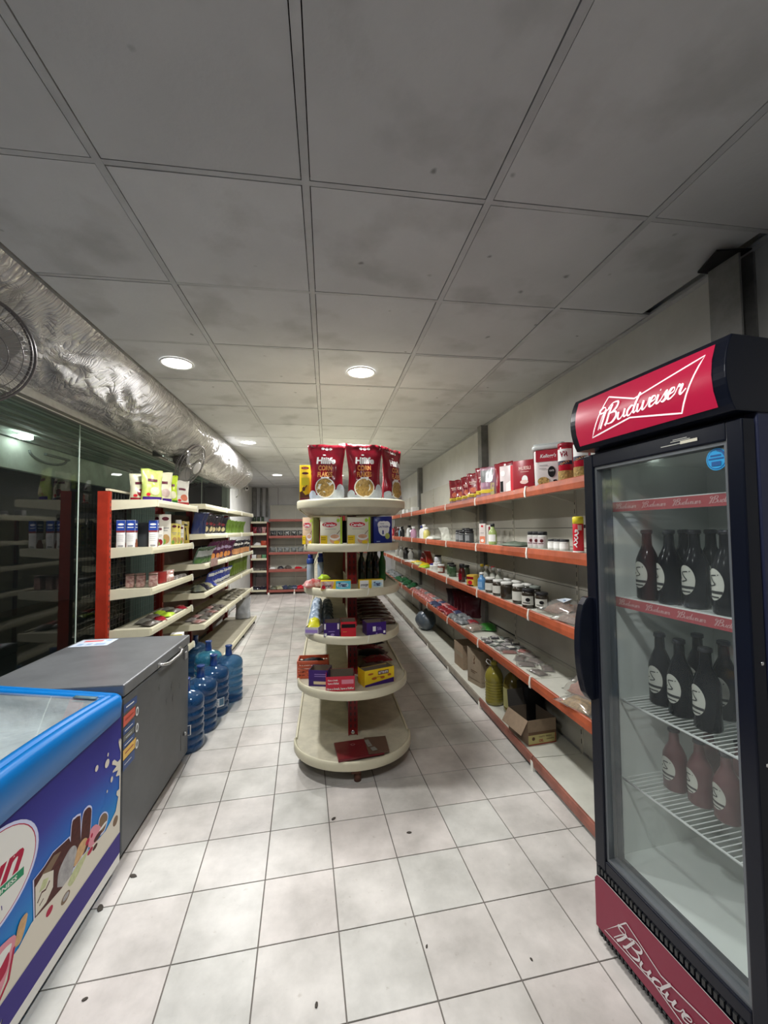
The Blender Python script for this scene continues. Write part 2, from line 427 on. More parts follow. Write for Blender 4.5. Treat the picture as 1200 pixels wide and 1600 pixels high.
# ---- glass front on the left
glass_m = clear_mat('window_glass', (.90, .96, .93), refl=.7, haze=.003, haze_col=(.5, .6, .55))
XG = -1.82
wn = MB()
wn.box(XG-.03, XG+.03, YF, 8.02, 2.347, 2.374, 0)
wn.box(XG-.03, XG+.03, YF, 8.02, 0, .06, 0)
wn.box(XG-.03, XG+.03, 7.97, 8.03, .06, 2.347, 1)
win = wn.build('window_1', [mat('rail_grey', (.23, .23, .21), .45), mat('frame_white', (.72, .73, .70), .4)]); tag(win, kind='structure')
for (a, b) in ((YF, .3), (.3, 3.3), (3.3, 6.3), (6.3, 7.97)):
    MB().box(XG-.005, XG+.005, a+.006, b-.006, .06, 2.345).build('pane', glass_m, win)
for y in (.3, 3.3, 6.3):
    MB().box(XG+.001, XG+.0062, y-.0035, y+.0035, .06, 2.346).build('pane_joint', mat('joint_pale', (.62, .72, .64), .3), win)
MB().tube([(XG+.032, YF, 2.350), (XG+.032, 7.97, 2.350)], .004, 6).build('rail_bead', mat('bead', (.75, .75, .68), .3), win)
# lining board between glass head and the wrapped soffit, plaster-white in front
lin = MB().box(XG-.03, XG+.035, YF, 8.02, 2.376, 2.440, 0).build('trim_6', mat('lining_board', (.88, .88, .85), .6, noise_amt=.15, noise_scale=20)); tag(lin, kind='structure')
hd = MB().box(XG-.12, XG-.03, YF, 8.02, 2.376, HC+.14).build('wall_left_head', concrete); tag(hd, kind='structure')
# shutter housing outside the glass
sh_m = mat('shutter_paint', (.78, .85, .78), .55, noise_amt=.30, noise_scale=5)
so = empty('roller_shutter', (-2.8, 3, 2.12), label='pale green roller shutter drawn up behind the left glass wall', cat='shutter')
sp = MB().box(-.03, .03, -6, 3.25, 0, .27).build('bottom_panel', sh_m, so)
for k, (dx, z0, z1) in enumerate([(.06, .275, .305), (.02, .305, .333)]):
    sd = MB().box(-.04, dx, -6, 3.25, z0, z1); sd.build('slat', mat('shutter_slat', (.30, .35, .32), .5, noise_amt=.3), so)
cm_ = mat('canopy', (.66, .72, .68), .7, noise_amt=.3, noise_scale=3)
MB().box(-.03, .03, 3.30, 5.0, -2.1, .33).build('side_column', mat('outside_column', (.16, .18, .17), .7), so); MB().box(-.05, .86, -6, 5.0, .335, .36).build('canopy', cm_, so)
for k, xx in enumerate([.16, .30, .42, .56, .70, .78]): MB().box(xx, xx+(.05 if k % 2 else .03), -6, 5.0, .312, .335).build('canopy_rib', mat('canopy_rib', (.20, .23, .21), .6), so)
for yy in (-1.4, 1.06, 3.9): MB().lathe([(.0, -.006), (.048, -.004), (.055, .004), (.055, .03)], 24).build('lamp', mat('outside_lamp', (.95, 1, .95), .5, emit=16), so, (.12, yy, .275))  # outer two lamps added to spread light over the shutter panel
MB().tube([(.035, 1.52+.28*cos(a), .205+.085*sin(a)) for a in [radians(180+180*k/12) for k in range(13)]], .012, 8).box(.03, .06, 1.45, 1.82, .195, .215).build('handle', mat('panel_shadow_grey', (.22, .25, .24), .5), so)  # dark arc and bar standing in for a shadow on the panel
pg = MB().box(-6.5, XG-.05, YF-2, YB, -.08, -.04).build('pavement', mat('night_pavement', (.02, .02, .02), .9)); tag(pg, kind='structure')

# ---- plastic-wrapped soffit
pl = bpy.data.materials.new('wrinkled_plastic'); pl.use_nodes = True
def _pl():
    nt = pl.node_tree; N = nt.nodes; K = nt.links; b = N['Principled BSDF']
    b.inputs['Base Color'].default_value = (.55, .54, .54, 1); b.inputs['Roughness'].default_value = .24
    b.inputs['Metallic'].default_value = .12; b.inputs['Coat Weight'].default_value = 1; b.inputs['Coat Roughness'].default_value = .08
    ge = N.new('ShaderNodeNewGeometry'); sp = N.new('ShaderNodeSeparateXYZ'); K.new(ge.outputs['Position'], sp.inputs[0])
    def M(op, a, b_=None):
        n = N.new('ShaderNodeMath'); n.operation = op
        for i, v in enumerate((a, b_)):
            if v is None: continue
            if isinstance(v, (int, float)): n.inputs[i].default_value = v
            else: K.new(v, n.inputs[i])
        return n.outputs[0]
    def noi(scale, vec, det=3):
        n = N.new('ShaderNodeTexNoise'); n.inputs['Scale'].default_value = scale; n.inputs['Detail'].default_value = det; K.new(vec, n.inputs['Vector']); return n
    cb_ = N.new('ShaderNodeCombineXYZ'); K.new(sp.outputs['Y'], cb_.inputs[0]); K.new(M('SUBTRACT', sp.outputs['Z'], sp.outputs['X']), cb_.inputs[1])
    n0 = noi(2.2, cb_.outputs[0]); sc = N.new('ShaderNodeVectorMath'); sc.operation = 'SCALE'; sc.inputs['Scale'].default_value = .13; K.new(n0.outputs['Color'], sc.inputs[0])
    ad = N.new('ShaderNodeVectorMath'); ad.operation = 'ADD'; K.new(cb_.outputs[0], ad.inputs[0]); K.new(sc.outputs[0], ad.inputs[1])
    hs = None
    for vs_, nn, rr in ((1.5, 26, .8), (2.6, 19, .7), (4.5, 13, .4)):
        v = N.new('ShaderNodeTexVoronoi'); v.voronoi_dimensions = '2D'; v.inputs['Scale'].default_value = vs_; K.new(ad.outputs[0], v.inputs['Vector'])
        df = N.new('ShaderNodeVectorMath'); df.operation = 'SUBTRACT'; K.new(ad.outputs[0], df.inputs[0]); K.new(v.outputs['Position'], df.inputs[1])
        s2 = N.new('ShaderNodeSeparateXYZ'); K.new(df.outputs[0], s2.inputs[0])
        an = M('ARCTAN2', s2.outputs[1], s2.outputs[0])
        jit = noi(5, ad.outputs[0], 2)
        w = M('SINE', M('ADD', M('MULTIPLY', an, float(nn)), M('MULTIPLY', jit.outputs['Fac'], 6.0)))
        ridge = M('POWER', M('ABSOLUTE', w), .6)
        t = M('MULTIPLY', ridge, rr)
        hs = t if hs is None else M('ADD', hs, t)
    fine = noi(40, ad.outputs[0], 3)
    hs = M('ADD', hs, M('MULTIPLY', fine.outputs['Fac'], .5))
    bp = N.new('ShaderNodeBump'); bp.inputs['Strength'].default_value = .8; bp.inputs['Distance'].default_value = .008
    K.new(hs, bp.inputs['Height']); K.new(bp.outputs['Normal'], b.inputs['Normal']); K.new(bp.outputs['Normal'], b.inputs['Coat Normal'])
_pl()
profN = [(-1.215, 2.632), (-1.27, 2.595), (-1.40, 2.55), (-1.55, 2.50), (-1.70, 2.462), (-1.81, 2.445)]
profF = [(-1.205, 2.632), (-1.155, 2.49), (-1.18, 2.33), (-1.36, 2.20), (-1.60, 2.24), (-1.81, 2.40)]
def cr(P, t):
    n = len(P)-1; x = t*n; i = min(int(x), n-1); f = x-i
    p = [P[max(i-1, 0)], P[i], P[i+1], P[min(i+2, n)]]
    return [.5*((2*p[1][k])+(-p[0][k]+p[2][k])*f+(2*p[0][k]-5*p[1][k]+4*p[2][k]-p[3][k])*f*f+(-p[0][k]+3*p[1][k]-3*p[2][k]+p[3][k])*f**3) for k in range(len(P[0]))]
rings = []
NY, NU = 260, 46
stars = [(random.uniform(0, 6.4), random.uniform(.2, .85)) for _ in range(9)]+[(3.05, .6), (4.0, .75), (2.3, .5)]
for j in range(NY+1):
    y = YF+(6.68-YF)*j/NY
    t = min(max((y-1.0)/5.3, 0), 1); t = t*t*(3-2*t)
    end = max(0, (y-6.45)/.23)
    ring = []
    for i in range(NU+1):
        u = i/NU
        a = cr(profN, u); b = cr(profF, u)
        x = a[0]+(b[0]-a[0])*t; z = a[1]+(b[1]-a[1])*t
        edge = min(1, min(u, 1-u)*8)
        d = noise.noise(Vector((u*2.2, y*1.3, 3)))*.022
        q = Vector((u*3+noise.noise(Vector((u*2, y*.9, 9)))*1.5, y*2.6+noise.noise(Vector((u*2, y, 5)))*1.6, 0))
        d += (abs(noise.noise(q*1.7))-.2)*.014+(abs(noise.noise(q*4.3))-.2)*.009
        for sy, su in stars:
            dy, du = y-sy, (u-su)*.75; rr = math.hypot(dy, du)
            if rr < .5: d += .010*sin(atan2(du, dy)*13+sy*5)*math.exp(-((rr-.14)/.14)**2)
        ring.append((x+d*edge*.6, y-(.06*end*(abs(u-.5)*2)**2), z-d*edge))
    rings.append(ring)
mb = MB(); mb.loft(rings, 0, False, False, True, False)
last = rings[-1]; mb.add(last+[(-1.50, 6.62, 2.60)], [(i+1, i, len(last)) for i in range(len(last)-1)], 0, True)
sf = mb.build('wrapped_soffit', pl, recalc=False)
tag(sf, 'wrinkled grey plastic sheet wrapped along soffit over the left glass wall', 'plastic sheet')
# ceiling edge strip beside the soffit
es = MB().box(-1.225, -1.205, YF, 6.7, HC-.012, HC+.004).build('trim_7', pillar_grey); tag(es, kind='structure')
# hanging cable loop at soffit end
MBc = MB().tube([(-1.46, 6.9, 2.30), (-1.42, 6.9, 2.27), (-1.40, 6.9, 2.20), (-1.42, 6.9, 2.12), (-1.46, 6.9, 2.09)], .007, 6)
cbx = MBc.tube([(-1.46, 6.9, 2.30), (-1.5, 6.9, 2.63)], .006, 6).build('hanging_cable', white)
tag(cbx, 'white looped cable hanging beyond the far end of the plastic soffit', 'cable')
# security camera far left
sc_ = empty('security_camera', (-1.80, 9.6, 2.50), label='small white security camera high in the far left corner', cat='camera')
MB().lathe([(.03, 0), (.03, .10)], 12).build('bracket', white, sc_, (0, 0, .03))
MB().lathe([(.0, -.045), (.03, -.04), (.045, -.01), (.048, .03)], 14).build('dome', white, sc_)
MB().lathe([(.0, -.005), (.02, -.004), (.02, .02)], 10).build('lens', black, sc_, (.02, -.045, 0), rot=(radians(90), 0, 0))

# ---- ceiling downlights
em = mat('lamp_disc', (1, .98, .94), .5, emit=14)
for n, (x, y) in enumerate(DOWNLIGHTS):
    lab = {0: 'round recessed ceiling light nearest on the left, over the grey freezer', 1: 'round recessed ceiling light nearest on the right, in front of the rounded island end',
           2: 'middle of the left row of ceiling lights, near the wrapped soffit end', 3: 'ceiling light seen just above the maroon cereal bags on the island',
           4: 'farthest ceiling light in the left row, near the back wall', 5: 'far right ceiling light hidden behind maroon cereal bags',
           6: 'ceiling light overhead on the left, above the blue freezer', 7: 'ceiling light overhead on the right, level with the beer fridge',
           }[n]
    d = empty('ceiling_light', (x, y, HC-.012), label=lab, cat='ceiling light', group='round recessed ceiling lights')
    MB().lathe([(.098, .008), (.100, .003), (.097, 0), (.088, .001), (.086, .006)], 32, cap0=False, cap1=False).build('trim_ring', white, d)
    MB().lathe([(.086, .0045), (.086, .006)], 32).build('diffuser', em, d)

# ================================================================== SHELVING
def bx(mb, mode, a0, a1, d0, d1, z0, z1, mi=0):
    d0, d1 = min(d0, d1), max(d0, d1)
    return mb.box(d0, d1, a0, a1, z0, z1, mi) if mode == 'y' else mb.box(a0, a1, d0, d1, z0, z1, mi)
def tray(P, mode, a0, a1, f, b, z, deckm, lipm, lip_h=.065, clip=True, name='shelf', sidez=.03):
    """shelf deck with turned-down front lip; front at f, back at b, deck surface just under z"""
    s = 1 if b > f else -1
    g = .003
    mb = MB(); bx(mb, mode, a0+g, a1-g, f+s*.004, b, z-.012-.004, z-.012)
    bx(mb, mode, a0+g, a0+g+.012, f+s*.02, b-s*.02, z-.012-sidez, z-.016); bx(mb, mode, a1-g-.012, a1-g, f+s*.02, b-s*.02, z-.012-sidez, z-.016)
    sh = mb.build(name, deckm, P)
    prof = [(f, z-.004), (f+s*.004, z), (f+s*.014, z), (f+s*.016, z-.012), (f+s*.010, z-lip_h), (f-s*.001, z-lip_h+.003), (f-s*.004, z-lip_h*.5)]
    lp = MB()
    if mode == 'y': lp.extr(prof, a0+g, a1-g, 'y')
    else: lp.extr(prof, a0+g, a1-g, 'x')
    lp.build('lip', lipm, sh)
    if clip:
        c = MB(); pr = [(f-s*.010, z-lip_h*.55), (f-s*.003, z+.006), (f+s*.016, z+.005), (f+s*.004, z-.01), (f-s*.004, z-lip_h*.5), (f-s*.001, z-lip_h-.004), (f-s*.008, z-lip_h)]
        c.extr(pr, a1-.008, a1+.008, 'y' if mode == 'y' else 'x'); c.build('price_clip', clip_white, sh)
    return sh

# ---- right wall run 
R = empty('wall_shelving', (1.5, 5, 0), label='long wall shelving with orange-red lips along the right wall', cat='shelving')
R.location = (0, 0, 0)
RB = [1.62, 2.53, 3.45, 4.36, 5.27, 6.18, 7.09, 8.0, 8.91, 9.82]
RBACK = 1.645
up_m = mat('upright_cream', (.50, .48, .41), .5)
for k in range(len(RB)-1):
    a, b = RB[k], RB[k+1]
    for z in (1.815, 1.415, 1.015, .585): tray(R, 'y', a, b, 1.295, RBACK, z, deck_white, orange_lip)
    # base deck with kick lip
    tray(R, 'y', a, b, 1.295, RBACK, .088, deck_white, mat('kick_lip', (.36, .13, .09), .5, noise_amt=.4, noise_scale=9) if k < 2 else mat('kick_pale', (.34, .30, .24), .5, noise_amt=.4), lip_h=.062, clip=False, name='base_deck')
    zs = [.09, .33, .60, .87, 1.14, 1.415, 1.545, 1.80]+([2.17] if k >= 3 else [])
    for z0, z1 in zip(zs, zs[1:]):
        lo = z0+.002
        if k == 0 and z0 == 1.545: lo = z0+.020
        if k == 2 and z0 == .33: z1 -= .012
        MB().box(RBACK, RBACK+.004, a+.004, b-.004, lo, z1-.002).build('back_panel', panel_grey, R)
    MB().box(RBACK+.012, RBACK+.014, a, b, .1, zs[-1]).build('back_void', slot_dark, R)
for k, y in enumerate(RB):
    zt = 2.17 if k >= 4 else 1.80
    mb = MB().box(RBACK-.006, RBACK+.03, y-.012, y+.012, .02, zt, 0)
    if k < 6:
        for q in range(int((zt-.15)/.06)): mb.box(RBACK-.0068, RBACK-.005, y-.003, y+.003, .14+q*.06, .17+q*.06, 1)
    mb.build('upright', [up_m, slot_dark], R)
    f = MB().box(1.29, 1.315, y-.016, y+.016, .0, .06).box(1.315, 1.60, y-.01, y+.01, .0, .05)
    f.build('foot', clip_white, R)
for y in RB[1:-2]:
    for z in (1.815, 1.415, 1.015, .585):
        MB().hexa([(RBACK, y-.004, z-.10), (RBACK, y+.004, z-.10), (RBACK-.02, y+.004, z-.10), (RBACK-.02, y-.004, z-.10)][::-1],
                  [(RBACK, y-.004, z-.018), (RBACK, y+.004, z-.018), (1.34, y+.004, z-.018), (1.34, y-.004, z-.018)][::-1]).build('bracket', panel_grey, R)

# ---- island gondola
I = empty('island_gondola', (0, 0, 0), label='cream double-sided island shelving with rounded end tiers and red post', cat='shelving')
IX, IY, IEND = .172, 2.88, 8.34
TI = [(.15, .060, .390, .345), (.56, .055, .367, .335), (.89, .052, .317, .325), (1.18, .052, .322, .325), (1.46, .052, .320, .325), (1.745, .056, .369, .335)]
for n, (z, lh, rx, ry) in enumerate(TI):
    # half round end deck
    S = 28
    arc = [(IX+rx*cos(pi+pi*k/S), IY+ry*sin(pi+pi*k/S)) for k in range(S+1)]
    dk = MB().extr([(IX+(x-IX)*.985, IY+(y-IY)*.985) for x, y in arc], z-.016, z-.010, 'z')
    if n == 5:   # dished underside of the top tier
        dk.loft([[(IX+(x-IX)*.97, IY+(y-IY)*.97, z-.050) for x, y in arc], [(IX+(x-IX)*.82, IY+(y-IY)*.82, z-.10) for x, y in arc]], 0, False, True, True, True)
    deck = dk.build('end_shelf', cream_dirty, I)
    P = [(0, 0), (.006, -.004), (.0075, -.3*lh), (.0065, -lh+.006), (.001, -lh), (-.010, -lh+.002), (-.010, -.006)]
    rings = []
    for k in range(S+1):
        a = pi+pi*k/S
        rings.append([(IX+(rx+p[0])*cos(a), IY+(ry+p[0])*sin(a), z+p[1]) for p in P])
    MB().loft(rings, 0, True, True).build('rim', cream, deck)
    if n in (2, 3, 4):       # small clear price clip glint on the rim
        a = radians(285); MB().box(-.002, .002, -.004, 0, -.04, .004).build('clip', clip_white, deck, (IX+(rx+.008)*cos(a), IY+(ry+.008)*sin(a), z), rot=(0, radians(12), radians(15)))
    # long side shelves
    for k in range(6):
        a, b = IY+.91*k, IY+.91*(k+1)
        for s in (-1, 1):
            if n == 0: tray(I, 'y', a, b, IX+s*rx, IX+s*.017, z, cream_dirty, cream, lh, clip=False, name='base_deck')
            else: tray(I, 'y', a, b, IX+s*rx, IX+s*.017, z, cream_dirty if n < 5 else cream, cream, lh if n < 5 else .06, clip=False)
for k in range(6):
    a, b = IY+.91*k, IY+.91*(k+1)
    for z0, z1 in zip([.15, .45, .75, 1.05, 1.35], [.45, .75, 1.05, 1.35, 1.70]):
        MB().box(IX-.006, IX+.006, a+.03, b-.002, z0+.001, z1-.001).build('back_panel', cream, I)
for k in range(7):
    y = IY+.91*k
    mb = MB().box(IX-.032, IX+.032, y-.002, y+.035, .142, 1.73, 0).box(IX-.032, IX-.026, y-.014, y-.002, .142, 1.73, 0).box(IX+.026, IX+.032, y-.014, y-.002, .142, 1.73, 0)
    mb.build('post', dark_red if k else mat('post_red', (.30, .012, .012), .38, noise_amt=.3), I)
sl = MB()
for q in range(38):
    for dx in (-.014, .014): sl.box(IX+dx-.003, IX+dx+.003, IY-.0035, IY-.002, .19+q*.04, .212+q*.04)
tag(sl.build('slots', slot_dark, I), kind='stuff')
MB().lathe([(.016, 0), (.012, .006), (.0, .007)], 10).build('bolt', chrome, I, (IX+.0, IY-.006, .162), rot=(radians(90), 0, 0))
for k in range(6):
    for s in (-1, 1):
        MB().box(IX+s*.30-.012, IX+s*.30+.012, IY+.91*k+.02, IY+.91*k+.06, 0, .095).build('foot', black, I)
MB().box(IX-.03, IX+.03, IY-.30, IY-.05, .05, .10).lathe([(.022, 0), (.022, .05)], 12, c=(IX+.01, IY-.28, 0)).build('foot', mat('rusty_foot', (.12, .05, .03), .7), I)
MB().box(IX-.36, IX-.345, IY, IEND, .0, .095).box(IX+.345, IX+.36, IY, IEND, .0, .095).build('kick_board', mat('kick_dark', (.08, .06, .05), .6), I)

# ---- left shelving: near bay against the glass with wire mesh back
A = empty('wire_back_shelving', (0, 0, 0), label='cream shelving bay with bright red post and wire mesh back beside the glass', cat='shelving')
AX, AF, AY0, AY1 = -1.68, -1.35, 3.42, 4.40
MB().box(AX-.045, AX+.03, AY0-.045, AY0+.0, .02, 1.86).box(AX+.03, AX+.036, AY0-.035, AY0-.004, .02, 1.86).build('post', red_metal, A)
tg = MB()
for q in range(36): tg.box(AX+.0355, AX+.0368, AY0-.024, AY0-.016, .3+q*.042, .318+q*.042)
tag(tg.build('slots', slot_dark, A), kind='stuff')
MB().box(AX-.02, AX+.03, AY1-.03, AY1-.006, .02, 1.80).build('post', dark_red, A)
for n, z in enumerate([.80, 1.11, 1.43, 1.80]):
    f = AF if n < 3 else -1.31
    sh = tray(A, 'y', AY0+.01, AY1, f, AX+.03, z, cream_dirty, cream, .058, sidez=.04)
    sh2 = MB().hexa([(AX+.03, AY0-.008, z-.085), (f-.005, AY0-.004, z-.055), (f-.005, AY0+.010, z-.055), (AX+.03, AY0+.010, z-.085)],
              [(AX+.03, AY0-.008, z-.004), (f-.005, AY0-.004, z), (f-.005, AY0+.010, z), (AX+.03, AY0+.010, z-.004)]).build('end_plate', cream, sh)
w = MB()
for k in range(20): y = AY0+.03+k*.048; w.box(AX-.002, AX, y-.0010, y+.0010, .35, 1.87)
for k in range(30): z = .36+k*.05; w.box(AX, AX+.002, AY0, AY1-.03, z-.0010, z+.0010)
tag(w.build('wire_mesh', mat('wire_grey', (.13, .13, .12), .5, metal=.3), A), kind='stuff')
MB().box(AX-.012, AX+.016, AY0+.0, AY1-.04, 1.868, 1.885).build('top_rail', cream, A)
MB().box(AF-.06, AF-.03, AY0+.02, AY1-.02, .02, .07).box(AX, AF-.02, AY0+.02, AY1-.02, .07, .10).build('base_deck', cream_dirty, A)

# ---- left shelving: long run behind it
B = empty('red_post_shelving', (0, 0, 0), label='cream shelf run with dark red posts, farther along the left glass wall', cat='shelving')
BF, BX, BYS = -1.24, -1.68, [4.43, 5.34, 6.25, 7.16]
for k in range(3):
    a, b = BYS[k], BYS[k+1]
    for z in (.60, .915, 1.212, 1.52, 1.83):
        sh = tray(B, 'y', a, b, BF, BX+.03, z, cream_dirty, cream, .055)
        if k == 0:
            MB().hexa([(BX+.03, a-.006, z-.08), (BF-.004, a-.004, z-.052), (BF-.004, a+.008, z-.052), (BX+.03, a+.008, z-.08)],
                [(BX+.03, a-.006, z-.004), (BF-.004, a-.004, z), (BF-.004, a+.008, z), (BX+.03, a+.008, z-.004)]).build('end_plate', cream, sh)
    tray(B, 'y', a+(.55 if k == 0 else 0), b, -1.175, BX+.03, .13, mat('deck_olive', (.36, .33, .25), .5, noise_amt=.2), cream, .06, clip=False, name='base_deck')
    for z0 in (.14, .55, .95, 1.35):
        MB().box(BX, BX+.006, a+.03, b-.03, z0, z0+.38).build('back_panel', mat('brown_panel', (.13, .07, .055), .6), B)
for k, y in enumerate(BYS):
    MB().box(BX-.03, BX+.045, y-.03, y+.012, .02, 1.80).build('post', red_metal if k == 0 else dark_red, B)
    MB().box(BX, -1.20, y-.012, y+.012, .0, .06).build('foot', black, B)

# ---- back-left unit with pale lips
D = empty('back_corner_shelving', (0, 0, 0), label='narrow cream shelving in the far left corner beside the red-lipped rack', cat='shelving')
DY, DB = 10.25, 10.62
for z in (1.77, 1.485, 1.19, .88, .585, .12):
    tray(D, 'x', -1.82, -1.445, DY, DB, z, cream_dirty, cream, .05, clip=False)
mb = MB()
for z0 in (.13, .6, .9, 1.2, 1.5): MB().box(-1.82, -1.45, DB, DB+.005, z0, z0+.27).build('back_panel', mat('back_mauve', (.28, .23, .23), .6), D)
MB().box(-1.445, -1.415, DY+.01, DB, .02, 1.75).build('side_post', dark_red, D)
MB().box(-1.84, -1.82, DY+.1, DB, .02, 1.75).build('side_post', dark_red, D)
# ---- back rack with red lips
E_ = empty('back_wall_shelving', (0, 0, 0), label='back wall rack with dull red lips at the end of the aisle', cat='shelving')
redlip = mat('dull_red_lip', (.32, .09, .07), .5)
EX = [-1.40, -.79, -.18, .43, 1.04]
for k in range(4):
    a, b = EX[k], EX[k+1]
    for z in (1.825, 1.42, 1.02, .61, .11):
        tray(E_, 'x', a, b, 10.25, 10.62, z, deck_white, redlip, .06 if z != .61 else .075, clip=(z == .11))
    for z0, z1 in zip([.11, .38, .65, .92, 1.19, 1.46, 1.83], [.38, .65, .92, 1.19, 1.46, 1.83, 2.19]):
        MB().box(a+.004, b-.004, 10.62, 10.625, z0+.003, z1-.003).build('back_panel', panel_grey, E_)
    MB().box(a, b, 10.63, 10.634, .1, 2.19).build('back_void', slot_dark, E_)
for x in EX:
    MB().box(x-.012, x+.012, 10.61, 10.65, .02, 2.19).build('upright', up_m, E_)
    MB().box(x-.02, x+.02, 10.24, 10.27, 0, .05).build('foot', clip_white, E_)

# ================================================================== script lettering for the beer sign
def cat2(P, n=6):
    out = []
    for i in range(len(P)-1):
        p0, p1, p2, p3 = P[max(i-1, 0)], P[i], P[i+1], P[min(i+2, len(P)-1)]
        for k in range(n):
            t = k/n
            out.append(tuple(.5*((2*p1[c])+(-p0[c]+p2[c])*t+(2*p0[c]-5*p1[c]+4*p2[c]-p3[c])*t*t+(-p0[c]+3*p1[c]-3*p2[c]+p3[c])*t**3) for c in (0, 1)))
    out.append(tuple(P[-1])); return out
GLY = {
 'B': ([[(-.75, -.35), (-.5, .9), (-.25, 1.95), (-.6, 2.3), (-1.0, 2.0), (-.7, 1.62), (0, 1.72), (.35, 1.95)], [(-.1, 1.9), (-.25, .6), (-.45, -.3)], [(.55, 2.25), (.45, 1.2), (.35, .3), (.15, -.1)],
        [(.1, 1.9), (.5, 2.4), (1.2, 2.3), (1.3, 1.75), (1.0, 1.32), (.6, 1.2)], [(.6, 1.2), (1.3, 1.12), (1.5, .55), (1.1, .02), (.5, .0), (.25, .3)]], 1.75),
 'u': ([[(0, .9), (.05, .2), (.3, 0), (.6, .3), (.75, 1.0)], [(.75, 1), (.75, .25), (.95, .05), (1.15, .3)]], 1.12),
 'd': ([[(.7, .8), (.4, 1), (.05, .6), (.1, .1), (.4, 0), (.75, .5)], [(.95, 2.2), (.78, .9), (.75, .3), (.9, .05), (1.15, .3)]], 1.15),
 'w': ([[(0, .9), (.05, .2), (.25, 0), (.5, .4), (.6, 1)], [(.6, 1), (.6, .2), (.8, 0), (1.1, .4), (1.15, 1.0), (1.32, .8)]], 1.3),
 'e': ([[(.05, .45), (.5, .6), (.5, .95), (.25, 1), (.05, .6), (.1, .1), (.35, 0), (.7, .3)]], .7),
 'i': ([[(.1, .95), (.08, .2), (.25, .02), (.5, .3)], [(.16, 1.30), (.2, 1.45)]], .5),
 's': ([[(0, .25), (.35, 1.05), (.4, .6), (.5, .25), (.25, -.02), (.05, .1)]], .62),
 'r': ([[(0, .3), (.15, 1.1), (.25, .9), (.5, .95), (.45, .3), (.62, .02), (.95, .4)]], .8)}
def script_word(word, x0, y0, width, h, shear=.35, slope=0, mi=0, thick=.30):
    tot = sum(GLY[c][1] for c in word); sx = width/tot; sh = []
    X = 0
    for c in word:
        st, adv = GLY[c]
        for s in st:
            P = cat2(s); n = len(P); w = []; Q = []
            for i, p in enumerate(P):
                q0, q1 = P[max(i-1, 0)], P[min(i+1, n-1)]; dx, dy = q1[0]-q0[0], q1[1]-q0[1]; L = math.hypot(dx, dy) or 1
                w.append((.35+.65*max(0, -dy/L if True else 0)+.2*abs(dx/L))*thick*h)
                xx = X+p[0]+p[1]*shear
                Q.append((x0+xx*sx, y0+p[1]*h+xx*sx*slope))
            sh.append(('line', mi, Q, w))
        X += adv
    return sh

# ================================================================== beer fridge
FA = atan2(-.58, .055)
fr_black = mat('fridge_black', (.006, .008, .016), .25, spec=.3)
fr_side = mat('fridge_side_sheen', (.026, .032, .075), .38, spec=.4, bump=.10, bump_scale=60)  # black side tinted bluish; the sheen on it is put into the colour
liner_m = mat('fridge_liner', (.80, .84, .80), .5)
fog = clear_mat('fogged_glass', (.95, .97, .97), refl=1.2, rough=.06, haze=.035, haze_col=(.42, .47, .47), haze_noise=.5)
F = empty('beer_fridge', (1.0, 1.478, 0), FA, label='tall black glass-door beer fridge with lit red sign, right foreground', cat='fridge')
WF, DF = .578, .60
def fworld(x, y, z=0):
    c, s = cos(FA), sin(FA); return (1.0+x*c-y*s, 1.478+x*s+y*c, z)
mb = MB()
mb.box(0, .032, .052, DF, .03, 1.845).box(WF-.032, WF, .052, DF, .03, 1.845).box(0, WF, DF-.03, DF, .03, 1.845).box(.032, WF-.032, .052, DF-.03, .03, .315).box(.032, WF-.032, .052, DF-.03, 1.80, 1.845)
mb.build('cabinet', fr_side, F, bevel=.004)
mb = MB()
mb.box(.032, .040, .056, DF-.03, .315, 1.80).box(WF-.040, WF-.032, .056, DF-.03, .315, 1.80).box(.040, WF-.040, DF-.040, DF-.03, .315, 1.80).box(.040, WF-.040, .056, DF-.04, .315, .325).box(.040, WF-.040, .056, DF-.04, 1.79, 1.80)
mb.build('liner', liner_m, F)
# interior evaporator hump and back fan cover
MB().rbox(.30, .03, .10, .012, z=0).build('fan_cover', liner_m, F, (WF/2, DF-.055, 1.66))
# door
dr = MB()
dr.box(.0, .050, 0, .045, .285, 1.825).box(WF-.042, WF, 0, .045, .285, 1.825).box(.050, WF-.042, 0, .045, .285, .325).box(.050, WF-.042, 0, .045, 1.775, 1.825)
door = dr.build('door', fr_black, F, (0, 0, 0), bevel=.004)
fi = MB()
fi.box(.050, .060, .008, .05, .325, 1.775).box(WF-.052, WF-.042, .008, .05, .325, 1.775).box(.06, WF-.052, .008, .05, .325, .337).box(.06, WF-.052, .008, .05, 1.765, 1.775)
fi.build('inner_frame', mat('gasket_grey', (.16, .175, .19), .3, metal=.3), door)
fi = MB(); fi.box(.060, .085, .045, .052, .337, 1.765).box(WF-.070, WF-.052, .045, .052, .337, 1.765).box(.085, WF-.07, .045, .052, .337, .352)
fi.build('gasket', mat('gasket_dark', (.06, .07, .08), .5), door)
MB().box(.055, WF-.047, .020, .026, .332, 1.770).build('pane', fog, door)
hp = []
for k in range(15):
    t = k/14; z = .895+.385*t; b = sin(pi*t)**.5 if 0 < t < 1 else 0
    hp.append((z, -.004-.042*b))
rings = [[(.004-.010, .002, z), (.004+.024, .002, z), (.004+.020, yy-.014*1, z), (.004-.014, yy-.014, z)] for z, yy in hp]
MB().loft(rings, 0, True, True, False).build('handle', fr_black, door, bevel=.004)
